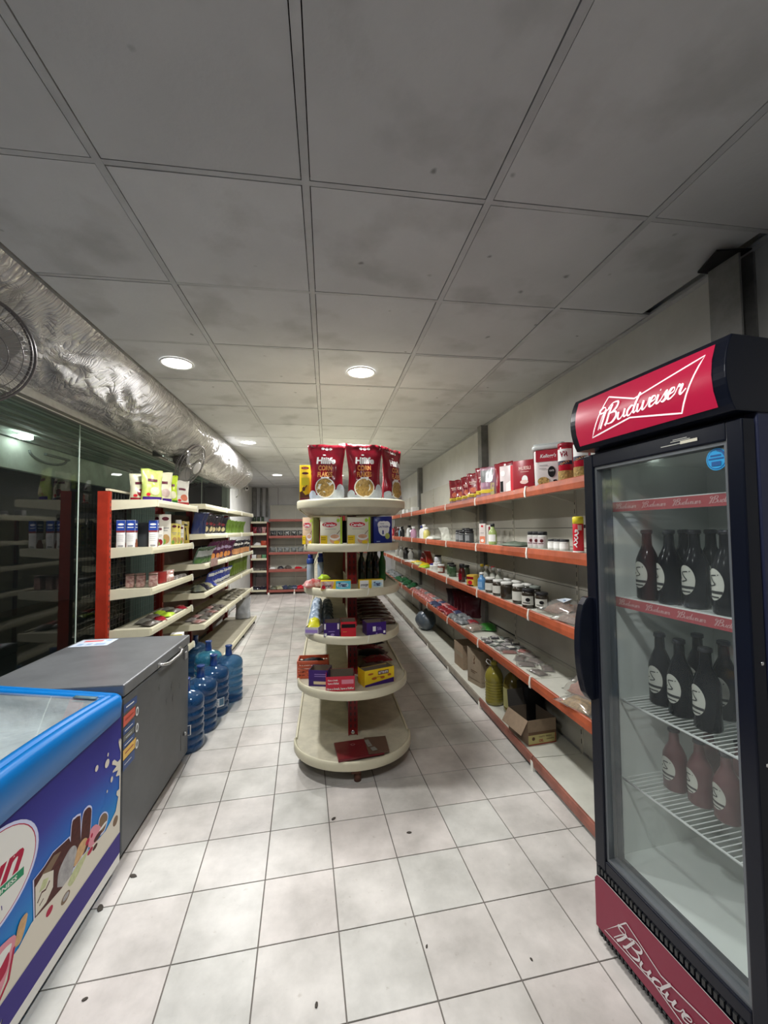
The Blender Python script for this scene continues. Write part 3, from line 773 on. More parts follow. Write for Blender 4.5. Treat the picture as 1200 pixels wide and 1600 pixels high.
decal('energy_sticker', door, [('ell', 0, .497, 1.7315, .029, .031), ('ell', 1, .497, 1.7315, .026, .028), ('ell', 0, .497, 1.7315, .024, .026),
      ('text', 1, .497, 1.742, .034, .005, {}), ('text', 1, .497, 1.733, .038, .005, {}), ('rect', 1, .483, 1.713, .511, 1.724)][:3]+
      [('rect', 1, .481, 1.739, .510, 1.744), ('rect', 1, .476, 1.731, .517, 1.735), ('rect', 1, .484, 1.713, .510, 1.725), ('line', 1, [(.500, 1.757), (.514, 1.750), (.521, 1.737)], .004)],
      flat_wrap(.0198), [mat('sticker_blue', (.02, .36, .75), .4), mat('sticker_navy', (.01, .10, .32), .4)], 'round sky-blue sticker')
decal('rating_label', door, [('rect', 0, .385, 1.806, .43, 1.808), ('rect', 0, .378, 1.801, .44, 1.803), ('rect', 0, .345, 1.792, .44, 1.7945), ('rect', 1, .41, 1.790, .462, 1.799)], flat_wrap(0),
      [mat('label_ink', (.55, .55, .5), .5), mat('label_cream', (.75, .72, .58), .5)])
# header sign
def hy(z): return -.024-.028*sin(pi*min(max((z-1.842)/.20, 0), 1))**.8
prof = [(DF, 1.842)]+[(hy(1.842+.20*k/12), 1.842+.20*k/12) for k in range(13)]+[(DF, 2.042)]
hm = MB().extr([(y, z) for y, z in prof], -.004, WF+.004, 'x')
hd_ = hm.build('header', fr_black, F, bevel=.003)
sign_red = bpy.data.materials.new('sign_red'); sign_red.use_nodes = True
b_ = sign_red.node_tree.nodes['Principled BSDF']
b_.inputs['Base Color'].default_value = (.45, .008, .045, 1); b_.inputs['Roughness'].default_value = .3
b_.inputs['Emission Color'].default_value = (.62, .015, .075, 1); b_.inputs['Emission Strength'].default_value = .25
sign_white = mat('sign_white', (.92, .86, .88), .3, emit=.5)
hw = lambda u, v, o: (u, hy(v)-o, v)
def bowtie(k, du, dv, su=1, sv=1):
    P = [(.192, 1.999), (.305, 1.957), (.528, 2.004), (.452, 1.869), (.282, 1.902), (.105, 1.875), (.192, 1.999)]
    return [((p[0]-.105)*su+du, (p[1]-1.869)*sv+dv) for p in P]
def seg(P, n=6): return [(P[i][0]+(P[i+1][0]-P[i][0])*k/n, P[i][1]+(P[i+1][1]-P[i][1])*k/n) for i in range(len(P)-1) for k in range(n)]+[P[-1]]
sp = MB()
Z0, Z1, U0, U1 = 1.858, 2.026, .028, .548
pan = decal('sign_panel', hd_, [('rect', 0, U0, Z0, U1, Z1)], hw, [sign_red], off=.002)
decal('sign_lettering', hd_, [('line', 0, seg(bowtie(0, .105, 1.869)), .0048)]+[('poly', 0, [])][:0]+script_word('Budweiser', .170, 1.905, .300, .026, slope=.05, mi=0, thick=.30), hw, [sign_white], off=.0035, step=.00008)
# bottom grille and red kick panel
bt = MB().box(0, WF, .004, .06, .03, .283)
bt.build('grille', fr_black, F)
sl2 = MB()
for k in range(34):
    x = .012+k*.0165; sl2.box(x, x+.010, -.002, .005, .262, .280); 
    for zz in (.034, .046): sl2.box(x, x+.010, -.002, .005, zz, zz+.008)
tag(sl2.build('louvres', mat('louvre_black', (.02, .022, .024), .35), F), kind='stuff')
kp = decal('kick_panel', F, [('poly', 0, [(.0, .06), (WF, .06), (WF, .255), (.04, .255), (.012, .248), (0, .232)]), ('line', 1, [(0, .233), (.012, .249), (.04, .256), (WF, .256)], .002)], flat_wrap(-.003), [mat('kick_red', (.25, .012, .045), .35), white], off=.002)
decal('kick_lettering', F, [('line', 0, bowtie(0, .045, .075, 1.17, .93), .0045)]+script_word('Budweiser', .125, .105, .355, .026, slope=.02, mi=0, thick=.28), flat_wrap(-.003), [mat('kick_white', (.75, .70, .70), .4)], off=.004, step=.00008)
for (x, y) in ((.05, .08), (.53, .08), (.05, .54), (.53, .54)):
    MB().lathe([(.018, 0), (.018, .03)], 10).build('foot', black, F, (x, y, 0))
MB().lathe([(.006, 0), (.004, .002), (0, .0025)], 8).build('screw', chrome, F, (WF+.0, .03, 1.2), rot=(0, radians(90), 0))
MB().lathe([(.006, 0), (.004, .002), (0, .0025)], 8).build('screw', chrome, F, (WF+.0, .03, .95), rot=(0, radians(90), 0))
# shelves in the fridge
wire_w = mat('wire_white', (.72, .74, .72), .4)
strip_r = mat('shelf_strip_red', (.42, .07, .08), .4)
FSH = [1.635, 1.278, .900, .610]
for n, z in enumerate(FSH):
    s = MB()
    s.tube([(.045, .095, z-.004), (WF-.045, .095, z-.004)], .0042, 6).tube([(.045, DF-.06, z-.004), (WF-.045, DF-.06, z-.004)], .0035, 6)
    s.tube([(.045, .30, z-.007), (WF-.045, .30, z-.007)], .003, 6)
    for k in range(27):
        x = .05+k*(WF-.1)/26; s.tube([(x, .095, z-.0018), (x, DF-.06, z-.0018)], .0018, 5)
    sh = s.build('wire_shelf', wire_w, F)
    if n < 2:
        t = MB().box(.044, WF-.044, .082, .086, z-.030, z+.006, 0).box(.044, WF-.044, .082, .092, z+.006, z+.009, 1)
        t.build('price_strip', [strip_r, wire_w], sh)
        for q in range(4): decal('strip_lettering', sh, script_word('Budweiser', .075+q*.118, z-.019, .085, .008, mi=0, thick=.3), flat_wrap(.0818), [mat('strip_ink', (.62, .35, .35), .5)], off=.0006, step=.00003)

# ================================================================== bottles in the fridge
beer_glass = mat('bottle_dark_glass', (.004, .004, .007), .15, spec=.15)
pink_glass = mat('bottle_pinkish', (.16, .07, .07), .3)
lab_cream = mat('label_pale', (.62, .62, .55), .5)
lab_ink = mat('label_black', (.03, .03, .03), .5)
def beer_bottle(H=.255, r=.038, glass=beer_glass, big=1.0):
    p = [(r*.85, 0), (r, .006), (r, H*.52), (r*.96, H*.58), (r*.72, H*.68), (r*.44, H*.78), (r*.40, H*.94), (r*.46, H*.95), (r*.46, H*.985), (r*.38, H)]
    b = MB().lathe(p, 20).build('beer_bottle', glass)
    R_ = r
    w = cyl_wrap(R_)
    decal('printed_label', b, [('ell', 0, 0, H*.36, r*.80, H*.19), ('rect', 1, -r*.75, H*.245, r*.75, H*.285), ('text', 1, 0, H*.43, r*.5, H*.10, {'bold': .03, 'shear': .3}),
        ('line', 1, [(-r*.45, H*.37), (0, H*.43), (r*.5, H*.50)], .003), ('text', 1, 0, H*.215, r*.8, H*.03, {})] if False else
        [('ell', 0, 0, H*.36, r*.80, H*.19), ('rect', 1, -r*.72, H*.25, r*.72, H*.285), ('text', 1, -.0, H*.41, r*.40, H*.11, {'bold': .04, 'shear': .25}), ('line', 1, [(-r*.5, H*.37), (r*.45, H*.48)], .0028), ('rect', 1, -r*.45, H*.205, r*.45, H*.225)]
        if False else [('ell', 0, 0, H*.36, r*.80, H*.19), ('rect', 1, -r*.70, H*.25, r*.70, H*.285), ('line', 1, cat2([(r*.25, H*.47), (-r*.25, H*.455), (-r*.05, H*.40), (r*.15, H*.36), (-r*.35, H*.335)]), .0035), ('line', 1, [(-r*.5, H*.37), (r*.45, H*.48)], .0028), ('rect', 1, -r*.45, H*.205, r*.45, H*.222)],
        w, [lab_cream, lab_ink])
    MB().lathe([(r*.52, H*.955), (r*.50, H), (r*.40, H*1.008)], 14).build('cap', mat('cap_dark', (.05, .05, .06), .3, metal=.6), b)
    return b
bb = beer_bottle()
bp_ = beer_bottle(glass=pink_glass, H=.21, r=.037)
used = set()
def put(proto, loc, rz, label, cat, group=None, scale=None):
    if proto.name not in used:
        used.add(proto.name); o = proto; o.location = loc; o.rotation_euler = (0, 0, rz)
        if scale: o.scale = scale
        o['label'] = label
        if group: o['group'] = group
    else: o = dup(proto, loc, rz, label, scale=scale, group=group)
    o['category'] = cat; return o
rows = [(bb, 1, 1.279, [(.115, .17), (.205, .17), (.29, .18), (.405, .16)], [(.15, .30), (.25, .30), (.35, .30), (.45, .29)], 'dark beer bottle', 'red-stripped second fridge shelf'),
        (bb, 2, .901, [(.125, .20), (.215, .185), (.315, .175), (.43, .22)], [(.17, .32), (.27, .31), (.37, .32)], 'dark beer bottle', 'white wire third fridge shelf'),
        (bp_, 3, .611, [(.15, .22), (.235, .23), (.32, .235), (.41, .23)], [(.18, .34), (.28, .35), (.38, .34)], 'pinkish bottle', 'lowest fridge shelf')]
for proto, n, z, fr_, bk, nm, where in rows:
    for q, (x, y) in enumerate(fr_):
        put(proto, fworld(x, y, z), FA+random.uniform(-.5, .3), '%s, %s from left, front row, %s' % (nm, ORD[q], where), 'bottle', 'bottles in the beer fridge')
    for q, (x, y) in enumerate(bk):
        put(proto, fworld(x, y, z), FA+random.uniform(-.5, .3), '%s, %s from left, back row, %s' % (nm, ORD[q], where), 'bottle', 'bottles in the beer fridge')

# ================================================================== grey chest freezer
G = empty('chest_freezer', (-1.28, 2.565, 0), label='scuffed dark grey solid-lid chest freezer beside the blue ice cream freezer', cat='freezer')
ox, oy = 1.28, -2.565
grey_m = mat('freezer_grey', (.105, .112, .118), .42, metal=.2, noise_amt=.28, noise_scale=4)
grey_top = mat('freezer_top_grey', (.17, .178, .188), .36, metal=.2, noise_amt=.25, noise_scale=5)
x0, x1, y0, y1 = -1.62+ox, -.948+ox, 2.105+oy, 3.03+oy
MB().box(x0, x1, y0, y1, .045, .765).build('cabinet', grey_m, G, bevel=.01)
MB().box(x0+.02, x1-.03, y0+.02, y1-.02, 0, .05).build('plinth', black, G)
lid = MB().box(x0, x1+.006, y0-.002, y1+.002, .776, .832).build('lid', grey_top, G, bevel=.007)
MB().box(x0+.006, x1-.006, y0+.006, y1-.006, .762, .780).build('gasket', black, G)
hdl = MB()
ya, yb = 2.50+oy, 2.83+oy
hdl.tube([(x1+.004, ya, .795), (x1+.028, ya+.02, .792), (x1+.034, ya+.07, .780), (x1+.034, yb-.07, .780), (x1+.028, yb-.02, .792), (x1+.004, yb, .795)], .0085, 8)
hdl.box(x1-.002, x1+.010, ya-.02, ya+.02, .784, .806).box(x1-.002, x1+.010, yb-.02, yb+.02, .784, .806)
hdl.build('handle', mat('handle_steel', (.55, .55, .55), .22, metal=.9), lid)
MB().rbox(.012, .035, .05, .005).build('lock', mat('lock_grey', (.35, .35, .35), .3, metal=.6), G, (x1+.004, 2.955+oy, .69))
MB().lathe([(.012, 0), (.012, .012), (.007, .013)], 12).build('drain_cap', steel, G, (x1, 2.95+oy, .20), rot=(0, radians(90), 0))
MB().box(x1-.001, x1+.003, 2.89+oy, 2.894+oy, .12, .22).build('scratch', mat('scratch', (.25, .25, .25), .5), G)
gw = lambda u, v, o: (x1+.0005+o, u+oy, v)
decal('feature_stickers', G, [('poly', 0, [(2.108, .735), (2.245, .728), (2.245, .694), (2.108, .695)]), ('poly', 1, [(2.108, .682), (2.228, .682), (2.228, .640), (2.108, .632)]), ('rect', 0, 2.108, .594, 2.222, .625),
   ('rect', 2, 2.108, .562, 2.222, .590), ('rect', 0, 2.108, .530, 2.222, .558), ('rect', 3, 2.108, .480, 2.238, .526), ('rect', 0, 2.108, .430, 2.225, .476),
   ('line', 4, [(2.13, .716), (2.21, .712)], .006), ('line', 4, [(2.12, .610), (2.20, .610)], .004), ('line', 4, [(2.12, .543), (2.20, .543)], .004), ('line', 4, [(2.13, .575), (2.19, .575)], .003), ('line', 4, [(2.12, .455), (2.19, .455)], .003), ('line', 5, [(2.125, .505), (2.21, .505)], .006), ('line', 5, [(2.125, .66), (2.21, .66)], .006),
   ('ell', 4, 2.243, .650, .016, .022), ('ell', 2, 2.243, .650, .010, .014), ('ell', 4, 2.243, .570, .016, .022), ('ell', 2, 2.243, .570, .009, .014), ('ell', 4, 2.243, .490, .016, .022), ('ell', 2, 2.243, .490, .009, .014)],
   gw, [mat('st_blue', (.02, .06, .20), .4), mat('st_red', (.62, .10, .06), .4), mat('st_grey', (.14, .15, .14), .5), mat('st_yellow', (.75, .48, .10), .4), mat('st_white', (.78, .8, .8), .4), mat('st_ink', (.35, .06, .04), .4)], step=.0002)
tw = lambda u, v, o: (u+ox, v+oy, .8325+o)
decal('lid_poster', lid, [('poly', 0, [(-1.60, 2.83), (-1.38, 2.84), (-1.385, 3.0), (-1.60, 3.0)]), ('poly', 1, [(-1.57, 2.94), (-1.46, 2.945), (-1.46, 2.98), (-1.57, 2.975)]), ('rect', 2, -1.44, 2.95, -1.41, 2.98),
   ('rect', 2, -1.57, 2.86, -1.54, 2.90), ('rect', 2, -1.52, 2.86, -1.49, 2.90), ('rect', 2, -1.47, 2.86, -1.41, 2.90)], tw, [mat('paper_pale', (.55, .62, .72), .5), mat('st_red2', (.6, .12, .12), .5), mat('paper_blue', (.30, .42, .60), .5)], step=.0002)
sm = mat('scuff', (.055, .055, .055), .6)
for (yy, zz, s) in ((2.71, .60, .03), (2.73, .52, .022), (2.63, .54, .02), (2.85, .55, .02), (2.52, .66, .018)):
    pts = [(yy+s*.6*sin(k*1.7+yy*9)*(k/6), zz+s*(k/3-1)) for k in range(7)]
    decal('scuff', G, [('line', 0, pts, [.002, .005, .008, .004, .007, .004, .001])], gw, [sm])

# ================================================================== blue ice cream freezer
C_ = empty('ice_cream_freezer', (-1.28, 1.40, 0), label='blue glass-top ice cream freezer with printed front, left foreground', cat='freezer')
ox2, oy2 = 1.28, -1.40
bx0, bx1, by0, by1 = -1.60, -.946, .72, 2.085
ic = bpy.data.materials.new('ice_print'); ic.use_nodes = True
def _ic():
    nt = ic.node_tree; N = nt.nodes; K = nt.links; b = N['Principled BSDF']
    tc = N.new('ShaderNodeTexCoord'); s = N.new('ShaderNodeSeparateXYZ'); K.new(tc.outputs['Object'], s.inputs[0])
    n = N.new('ShaderNodeTexNoise'); n.inputs['Scale'].default_value = 2.2; K.new(tc.outputs['Object'], n.inputs['Vector'])
    a = N.new('ShaderNodeMath'); a.operation = 'MULTIPLY_ADD'; a.inputs[1].default_value = .16; K.new(n.outputs['Fac'], a.inputs[0]); K.new(s.outputs['Z'], a.inputs[2])
    a2 = N.new('ShaderNodeMath'); a2.operation = 'SUBTRACT'; a2.inputs[1].default_value = .08; K.new(a.outputs[0], a2.inputs[0])
    r = N.new('ShaderNodeValToRGB'); e = r.color_ramp.elements
    e[0].position = .30; e[0].color = (.0, .24, .62, 1); e[1].position = .72; e[1].color = (.012, .008, .17, 1)
    q = e.new(.42); q.color = (.006, .12, .50, 1); q = e.new(.54); q.color = (.03, .035, .30, 1)
    K.new(a2.outputs[0], r.inputs['Fac']); K.new(r.outputs['Color'], b.inputs['Base Color'])
    b.inputs['Roughness'].default_value = .45; b.inputs['Specular IOR Level'].default_value = .2
_ic()
MB().box(bx0+ox2, bx1+ox2, by0+oy2, by1+oy2, .045, .725).build('cabinet', [ic], C_)
iw = lambda u, v, o: (bx1+ox2+.0006+o, u+oy2, v)
cmilk = mat('print_cream', (.70, .66, .56), .35); cpur = mat('print_purple', (.045, .03, .22), .35); cwh = mat('print_white', (.78, .78, .74), .35)
cbr = mat('print_brown', (.10, .022, .018), .4, noise_amt=.5, noise_scale=60); cbr2 = mat('print_nut', (.20, .13, .08), .4); cpk = mat('print_pink', (.70, .28, .34), .4)
cred = mat('print_red', (.42, .01, .05), .4); cgr = mat('print_green', (.02, .26, .12), .4); cwaf = mat('print_wafer', (.72, .45, .22), .4, noise_amt=.3, noise_scale=50)
cvan = mat('print_vanilla', (.46, .45, .45), .4, noise_amt=.35, noise_scale=35); cgl = mat('print_glow', (.62, .66, .88), .4); clime = mat('print_lime', (.62, .66, .36), .4, noise_amt=.3, noise_scale=50)
PM = [cmilk, cpur, cwh, cbr, cbr2, cpk, cred, cgr, cwaf, cvan, cgl, clime, black]
for _m in PM: _m.node_tree.nodes['Principled BSDF'].inputs['Specular IOR Level'].default_value = .15; _m.node_tree.nodes['Principled BSDF'].inputs['Roughness'].default_value = .5
def grow(P, k):
    cx = sum(p[0] for p in P)/len(P); cy = sum(p[1] for p in P)/len(P)
    return [(cx+(p[0]-cx)*k, cy+(p[1]-cy)*k) for p in P]
def smooth(P, n=4): return cat2(list(P)+[P[0]], n)[:-1]
bar1 = smooth([(1.709, .30), (1.719, .455), (1.74, .469), (1.766, .461), (1.774, .443), (1.774, .30)])
bar2 = smooth([(1.774, .30), (1.788, .437), (1.814, .456), (1.842, .442), (1.849, .411), (1.829, .30)])
cone = smooth([(1.905, .29), (1.91, .345), (1.935, .355), (1.963, .340), (1.975, .313), (1.95, .28)])
slab = [(1.532, .27), (1.522, .423), (1.572, .426), (1.614, .438), (1.704, .424), (1.72, .389), (1.70, .26)]
oval_c = (1.335, .548); orx, ory = .190, .136
def oval(k): return [(oval_c[0]+orx*k*cos(a)+.0*sin(a), oval_c[1]+(ory*k)*sin(a)-.10*(orx*k*cos(a))*.55) for a in [2*pi*i/40 for i in range(40)]]
splash = [(2.061, .589), (2.069, .563), (2.082, .535), (2.080, .505), (2.055, .505), (2.025, .532), (2.008, .532), (2.005, .52), (2.030, .505), (2.045, .492), (2.012, .488), (2.012, .482), (2.060, .466), (2.041, .452), (2.046, .446), (2.074, .436), (2.074, .375), (2.052, .377), (2.047, .365), (2.066, .345), (2.045, .295), (2.009, .281), (1.96, .268), (1.90, .275), (1.836, .285), (1.75, .278), (1.666, .277), (1.60, .285), (1.532, .296), (1.513, .295), (1.46, .272), (1.38, .268), (1.28, .275), (1.15, .262), (1.0, .28), (.85, .27), (by0, .275), (by0, .17), (by1, .17), (by1, .589), (2.078, .60), (2.072, .585), (2.066, .605)]
A_ = [('poly', 10, grow(slab, 1.06)), ('poly', 10, grow(bar1, 1.12)), ('poly', 10, grow(bar2, 1.12)), ('poly', 10, grow(cone, 1.18)),
  ('poly', 3, slab), ('poly', 4, [(1.56, .41), (1.62, .425), (1.66, .41), (1.60, .385)]), ('poly', 3, bar1), ('poly', 3, bar2),
  ('poly', 9, smooth([(1.642, .30), (1.650, .35), (1.70, .378), (1.735, .374), (1.755, .345), (1.74, .30), (1.70, .265)])),
  ('poly', 4, cone), ('poly', 5, smooth([(1.829, .30), (1.845, .351), (1.875, .352), (1.90, .335), (1.924, .30), (1.87, .27)])), ('ell', 6, 1.855, .325, .008, .008),
  ('poly', 8, smooth([(1.736, .30), (1.76, .345), (1.796, .353), (1.824, .333), (1.80, .300), (1.75, .29)])), ('ell', 6, 1.825, .322, .014, .011),
  ('poly', 0, splash),
  ('poly', 11, smooth([(1.70, .262), (1.74, .285), (1.80, .290), (1.83, .28), (1.76, .245), (1.72, .24)])), ('ell', 6, 1.845, .272, .02, .010), ('ell', 3, 1.90, .290, .03, .012), ('ell', 2, 1.94, .303, .03, .006), ('ell', 3, 1.88, .262, .018, .009),
  ('poly', 0, [(1.533, .30), (1.528, .395), (1.564, .407), (1.619, .378), (1.618, .322), (1.584, .300)]), ('poly', 11, grow([(1.54, .36), (1.565, .392), (1.60, .375), (1.58, .35)], .8)), ('line', 3, [(1.54, .335), (1.56, .352), (1.58, .345), (1.60, .358)], .006), ('line', 3, [(1.55, .318), (1.57, .325)], .004),
  ('ell', 4, 2.043, .254, .022, .020), ('ell', 4, 1.69, .225, .026, .016), ('ell', 9, 1.692, .227, .018, .010), ('ell', 6, 1.602, .256, .018, .013),
  ('ell', 0, 1.969, .583, .006, .008), ('ell', 0, 1.963, .549, .018, .017), ('ell', 0, 1.881, .574, .012, .012), ('ell', 0, 2.004, .458, .010, .012), ('ell', 0, 1.967, .429, .005, .006),
  ('poly', 10, oval(1.07)), ('poly', 6, oval(1.005)), ('poly', 2, oval(.985)),
  ('text', 6, 1.350, .566, .245, .085, {'bold': .03, 'shear': .35, 'rot': -.12}), ('poly', 7, [(1.20, .545), (1.473, .505), (1.473, .480), (1.20, .520)]), ('text', 2, 1.36, .5075, .17, .013, {'bold': .02, 'rot': -.14}),
  ('line', 1, [(1.385, .462), (1.387, .448)], .003), ('line', 1, [(1.375, .462), (1.377, .45)], .003),
  ('poly', 5, smooth([(1.28, .20), (1.33, .34), (1.44, .33), (1.43, .27), (1.37, .20)])), ('poly', 2, smooth([(1.34, .29), (1.38, .325), (1.43, .315), (1.40, .285)])), ('poly', 6, smooth([(1.35, .30), (1.38, .285), (1.42, .30), (1.41, .255), (1.36, .25)])), ('poly', 8, smooth([(1.440, .29), (1.455, .34), (1.475, .352), (1.495, .34), (1.47, .285)])), ('line', 6, [(1.44, .295), (1.42, .22), (1.37, .185)], .010),
  ('rect', 1, by0, .085, by1, .178), ('rect', 2, by0, .045, by1, .085), ('line', 2, [(1.36, .105), (1.40, .130), (1.385, .118)], .006), ('line', 2, [(1.35, .130), (1.385, .150)], .006)]
txt = iter(['Fun', 'ICE CREAM LESS'])
_names = iter(['Fun', 'REFRESHNESS'])
A2 = []
for sh in A_:
    if sh[0] == 'text': A2.append((sh[0], sh[1], next(_names))+sh[2:])
    else: A2.append(sh)
decal('printed_front', C_, A2, iw, PM, 'blue print of milk splash, ice lollies and white oval logo', step=.00003)
blue = mat('freezer_blue', (.0, .16, .50), .35, spec=.35)
def ztop(x, y):
    return .800+.085*min(max((-.946-x)/.65, 0), 1)+.045*sin(pi*min(max((y-by0)/(by1-by0), 0), 1))
# rim swept round the rectangle
pth = []
rc = .035
for (cx, cy, a0) in ((bx1-rc, by1-rc, 0), (bx0+rc, by1-rc, 90), (bx0+rc, by0+rc, 180), (bx1-rc, by0+rc, 270)):
    for q in range(7):
        a = radians(a0+15*q); pth.append((cx+rc*cos(a), cy+rc*sin(a), cos(a), sin(a)))
full = []
for i, p in enumerate(pth):
    q = pth[(i+1) % len(pth)]; d = math.hypot(q[0]-p[0], q[1]-p[1]); n = 14 if d > .2 else 1
    for k in range(n):
        t = k/n; full.append(tuple(p[c]+(q[c]-p[c])*t for c in range(4)))
rings = []
for (x, y, nx_, ny_) in full:
    zt = ztop(x, y)
    pr = [(.002, .700, 1), (.010, .705, 1), (.014, zt-.035, 0), (.010, zt-.012, 0), (-.002, zt, 0), (-.020, zt+.002, 0), (-.024, zt-.006, 0), (-.030, zt-.006, 0), (-.034, zt+.003, 0), (-.056, zt+.002, 0), (-.062, zt-.010, 0), (-.062, zt-.05, 0), (-.02, .70, 0)]
    rings.append([(x+nx_*d+ox2, y+ny_*d+oy2, z) for d, z, _ in pr])
rings.append(rings[0])
rim = MB().loft(rings, 0, False, False).build('top_frame', blue, C_)
# frosted basin under the lid
fro = mat('frost', (.60, .63, .64), .75, noise_amt=.3, noise_scale=9, bump=.8, bump_scale=25)
bs = MB(); nx, ny = 20, 40; V = []; Fc = []
for j in range(ny+1):
    for i in range(nx+1):
        x = bx0+.065+(bx1-bx0-.13)*i/nx; y = by0+.065+(by1-by0-.13)*j/ny
        e = min(i, nx-i, 2)/2*min(j, ny-j, 2)/2
        z = ztop(x, y)-.02-e*.10+noise.noise(Vector((x*9, y*9, 1)))*.025*e
        V.append((x+ox2, y+oy2, z))
for j in range(ny):
    for i in range(nx): a = j*(nx+1)+i; Fc.append((a, a+1, a+nx+2, a+nx+1))
bs.add(V, Fc, 0, True); bs.build('frost_liner', fro, C_, recalc=False)
lidg = clear_mat('lid_glass', (.82, .88, .90), refl=1.2, haze=.22, haze_col=(.62, .66, .66), haze_noise=.5)
for (ya, yb, dz) in ((by0+.06, 1.42, .004), (1.40, by1-.06, -.004)):
    g = MB(); V = []; Fc = []; nx, ny = 10, 12
    for j in range(ny+1):
        for i in range(nx+1):
            x = bx0+.058+(bx1-bx0-.116)*i/nx; y = ya+(yb-ya)*j/ny; V.append((x+ox2, y+oy2, ztop(x, y)-.006+dz))
    for j in range(ny):
        for i in range(nx): a = j*(nx+1)+i; Fc.append((a, a+1, a+nx+2, a+nx+1))
    g.add(V, Fc, 0, True); L_ = g.build('sliding_lid', lidg, C_, recalc=False)
    yy = 1.41
    bar = MB().loft([[(x+ox2, yy-.016+oy2, ztop(x, yy)-.010+dz), (x+ox2, yy+.016+oy2, ztop(x, yy)-.010+dz), (x+ox2, yy+.013+oy2, ztop(x, yy)+.006+dz), (x+ox2, yy-.013+oy2, ztop(x, yy)+.006+dz)] for x in [bx0+.055+(bx1-bx0-.11)*k/8 for k in range(9)]], 0)
    if dz > 0: bar.build('lid_edge', blue, L_)
    else:
        y3 = by1-.085
        MB().loft([[(x+ox2, y3-.012+oy2, ztop(x, y3)-.004), (x+ox2, y3+.012+oy2, ztop(x, y3)-.004), (x+ox2, y3+.012+oy2, ztop(x, y3)), (x+ox2, y3-.012+oy2, ztop(x, y3))] for x in [-1.10+.09*k/4 for k in range(5)]], 0).build('lid_handle', mat('lid_dark', (.10, .16, .18), .4), L_)
for (x, y) in ((bx1-.06, by1-.30), (bx1-.06, by0+.15), (bx0+.06, by1-.12), (bx0+.06, by0+.12)):
    cs = MB().tube([(x+ox2-.014, y+oy2, .027), (x+ox2+.014, y+oy2, .027)], .026, 16).box(x+ox2-.02, x+ox2+.02, y+oy2-.02, y+oy2+.02, .045, .05).box(x+ox2+.016, x+ox2+.019, y+oy2-.012, y+oy2+.012, .02, .048)
    cs.build('caster', black, C_)
MB().box(bx0+ox2+.02, bx1+ox2-.02, by0+oy2+.02, by1+oy2-.02, .028, .046).build('underside', black, C_)

# ================================================================== water bottles
jug_m = clear_mat('jug_blue', (.36, .60, .80), refl=1.2, haze=.46, haze_col=(.015, .08, .20), rough=.08)
jug_teal = clear_mat('jug_teal', (.40, .68, .82), refl=1.2, haze=.42, haze_col=(.04, .22, .33), rough=.08)
neck_m = mat('jug_neck', (.01, .04, .17), .2, coat=.5)
def water_jug(m):
    R_ = .125; p = [(.02, .008), (.09, 0), (R_-.004, .006), (R_, .02)]
    z = .05
    for k, zz in enumerate([.06, .11, .17, .225, .28]):
        p += [(R_, zz-.012), (R_-.007, zz-.003), (R_-.007, zz+.003), (R_, zz+.012)]
    p += [(R_, .33), (R_-.003, .345), (R_*.90, .365), (R_*.72, .382), (R_*.42, .395), (.034, .402)]
    b = MB().lathe(p, 32, cap0=True, cap1=False).build('water_bottle', m)
    MB().lathe([(.034, .400), (.030, .41), (.028, .475), (.031, .478), (.031, .49), (.024, .492)], 18).build('neck', neck_m, b)
    return b
wj = water_jug(jug_m); wt = water_jug(jug_teal)
put(wj, (-1.012, 3.175, 0), .4, 'blue water bottle nearest the grey freezer, front of the row', 'water bottle', 'empty blue water bottles')
put(wj, (-.992, 3.455, 0), 1.1, 'blue water bottle second from the grey freezer', 'water bottle', 'empty blue water bottles')
put(wj, (-.965, 3.73, 0), 2.0, 'blue water bottle third from the grey freezer, with white sticker', 'water bottle', 'empty blue water bottles')
put(wj, (-.905, 4.01, 0), 3.0, 'blue water bottle farthest along the row in the aisle', 'water bottle', 'empty blue water bottles')
put(wt, (-1.135, 4.20, 0), .2, 'teal water bottle behind the row, against the shelving', 'water bottle', 'empty blue water bottles')
put(wj, (-1.26, 3.50, 0), .9, 'dark blue water bottle behind the row, beside the freezer', 'water bottle', 'empty blue water bottles')
put(wj, (-1.42, 4.76, .0), .9, 'darkest water bottle, deep under the lowest left shelf', 'water bottle', 'empty blue water bottles', scale=(.85, .85, .85))
for (cx, cy, a, z0) in ((-.985, 3.19, -.35, .13), (-.965, 3.73, -.80, .09)):
    pass
tgt = [o for o in COL.objects if o.get('label', '').startswith('blue water bottle third')][0]
decal('paper_sticker', tgt, [('rect', 0, -.045, .085, .045, .155), ('rect', 1, .0, .095, .04, .15), ('line', 1, [(-.04, .14), (-.005, .14)], .004), ('line', 1, [(-.04, .125), (-.005, .125)], .004)],
      lambda u, v, o: ((.1255+o)*cos(u/.125-2.0-.95), (.1255+o)*sin(u/.125-2.0-.95), v), [mat('sticker_pale', (.70, .72, .74), .5), mat('sticker_slate', (.10, .20, .30), .5)], 'white sticker with printing')
tgt = [o for o in COL.objects if o.get('label', '').startswith('blue water bottle nearest')][0]
decal('white_bracket_mark', tgt, [('line', 0, [(-.02, .20), (.018, .20), (.018, .135), (-.02, .135)], .007)],
      lambda u, v, o: ((.1255+o)*cos(u/.125-.4-1.15), (.1255+o)*sin(u/.125-.4-1.15), v), [white])

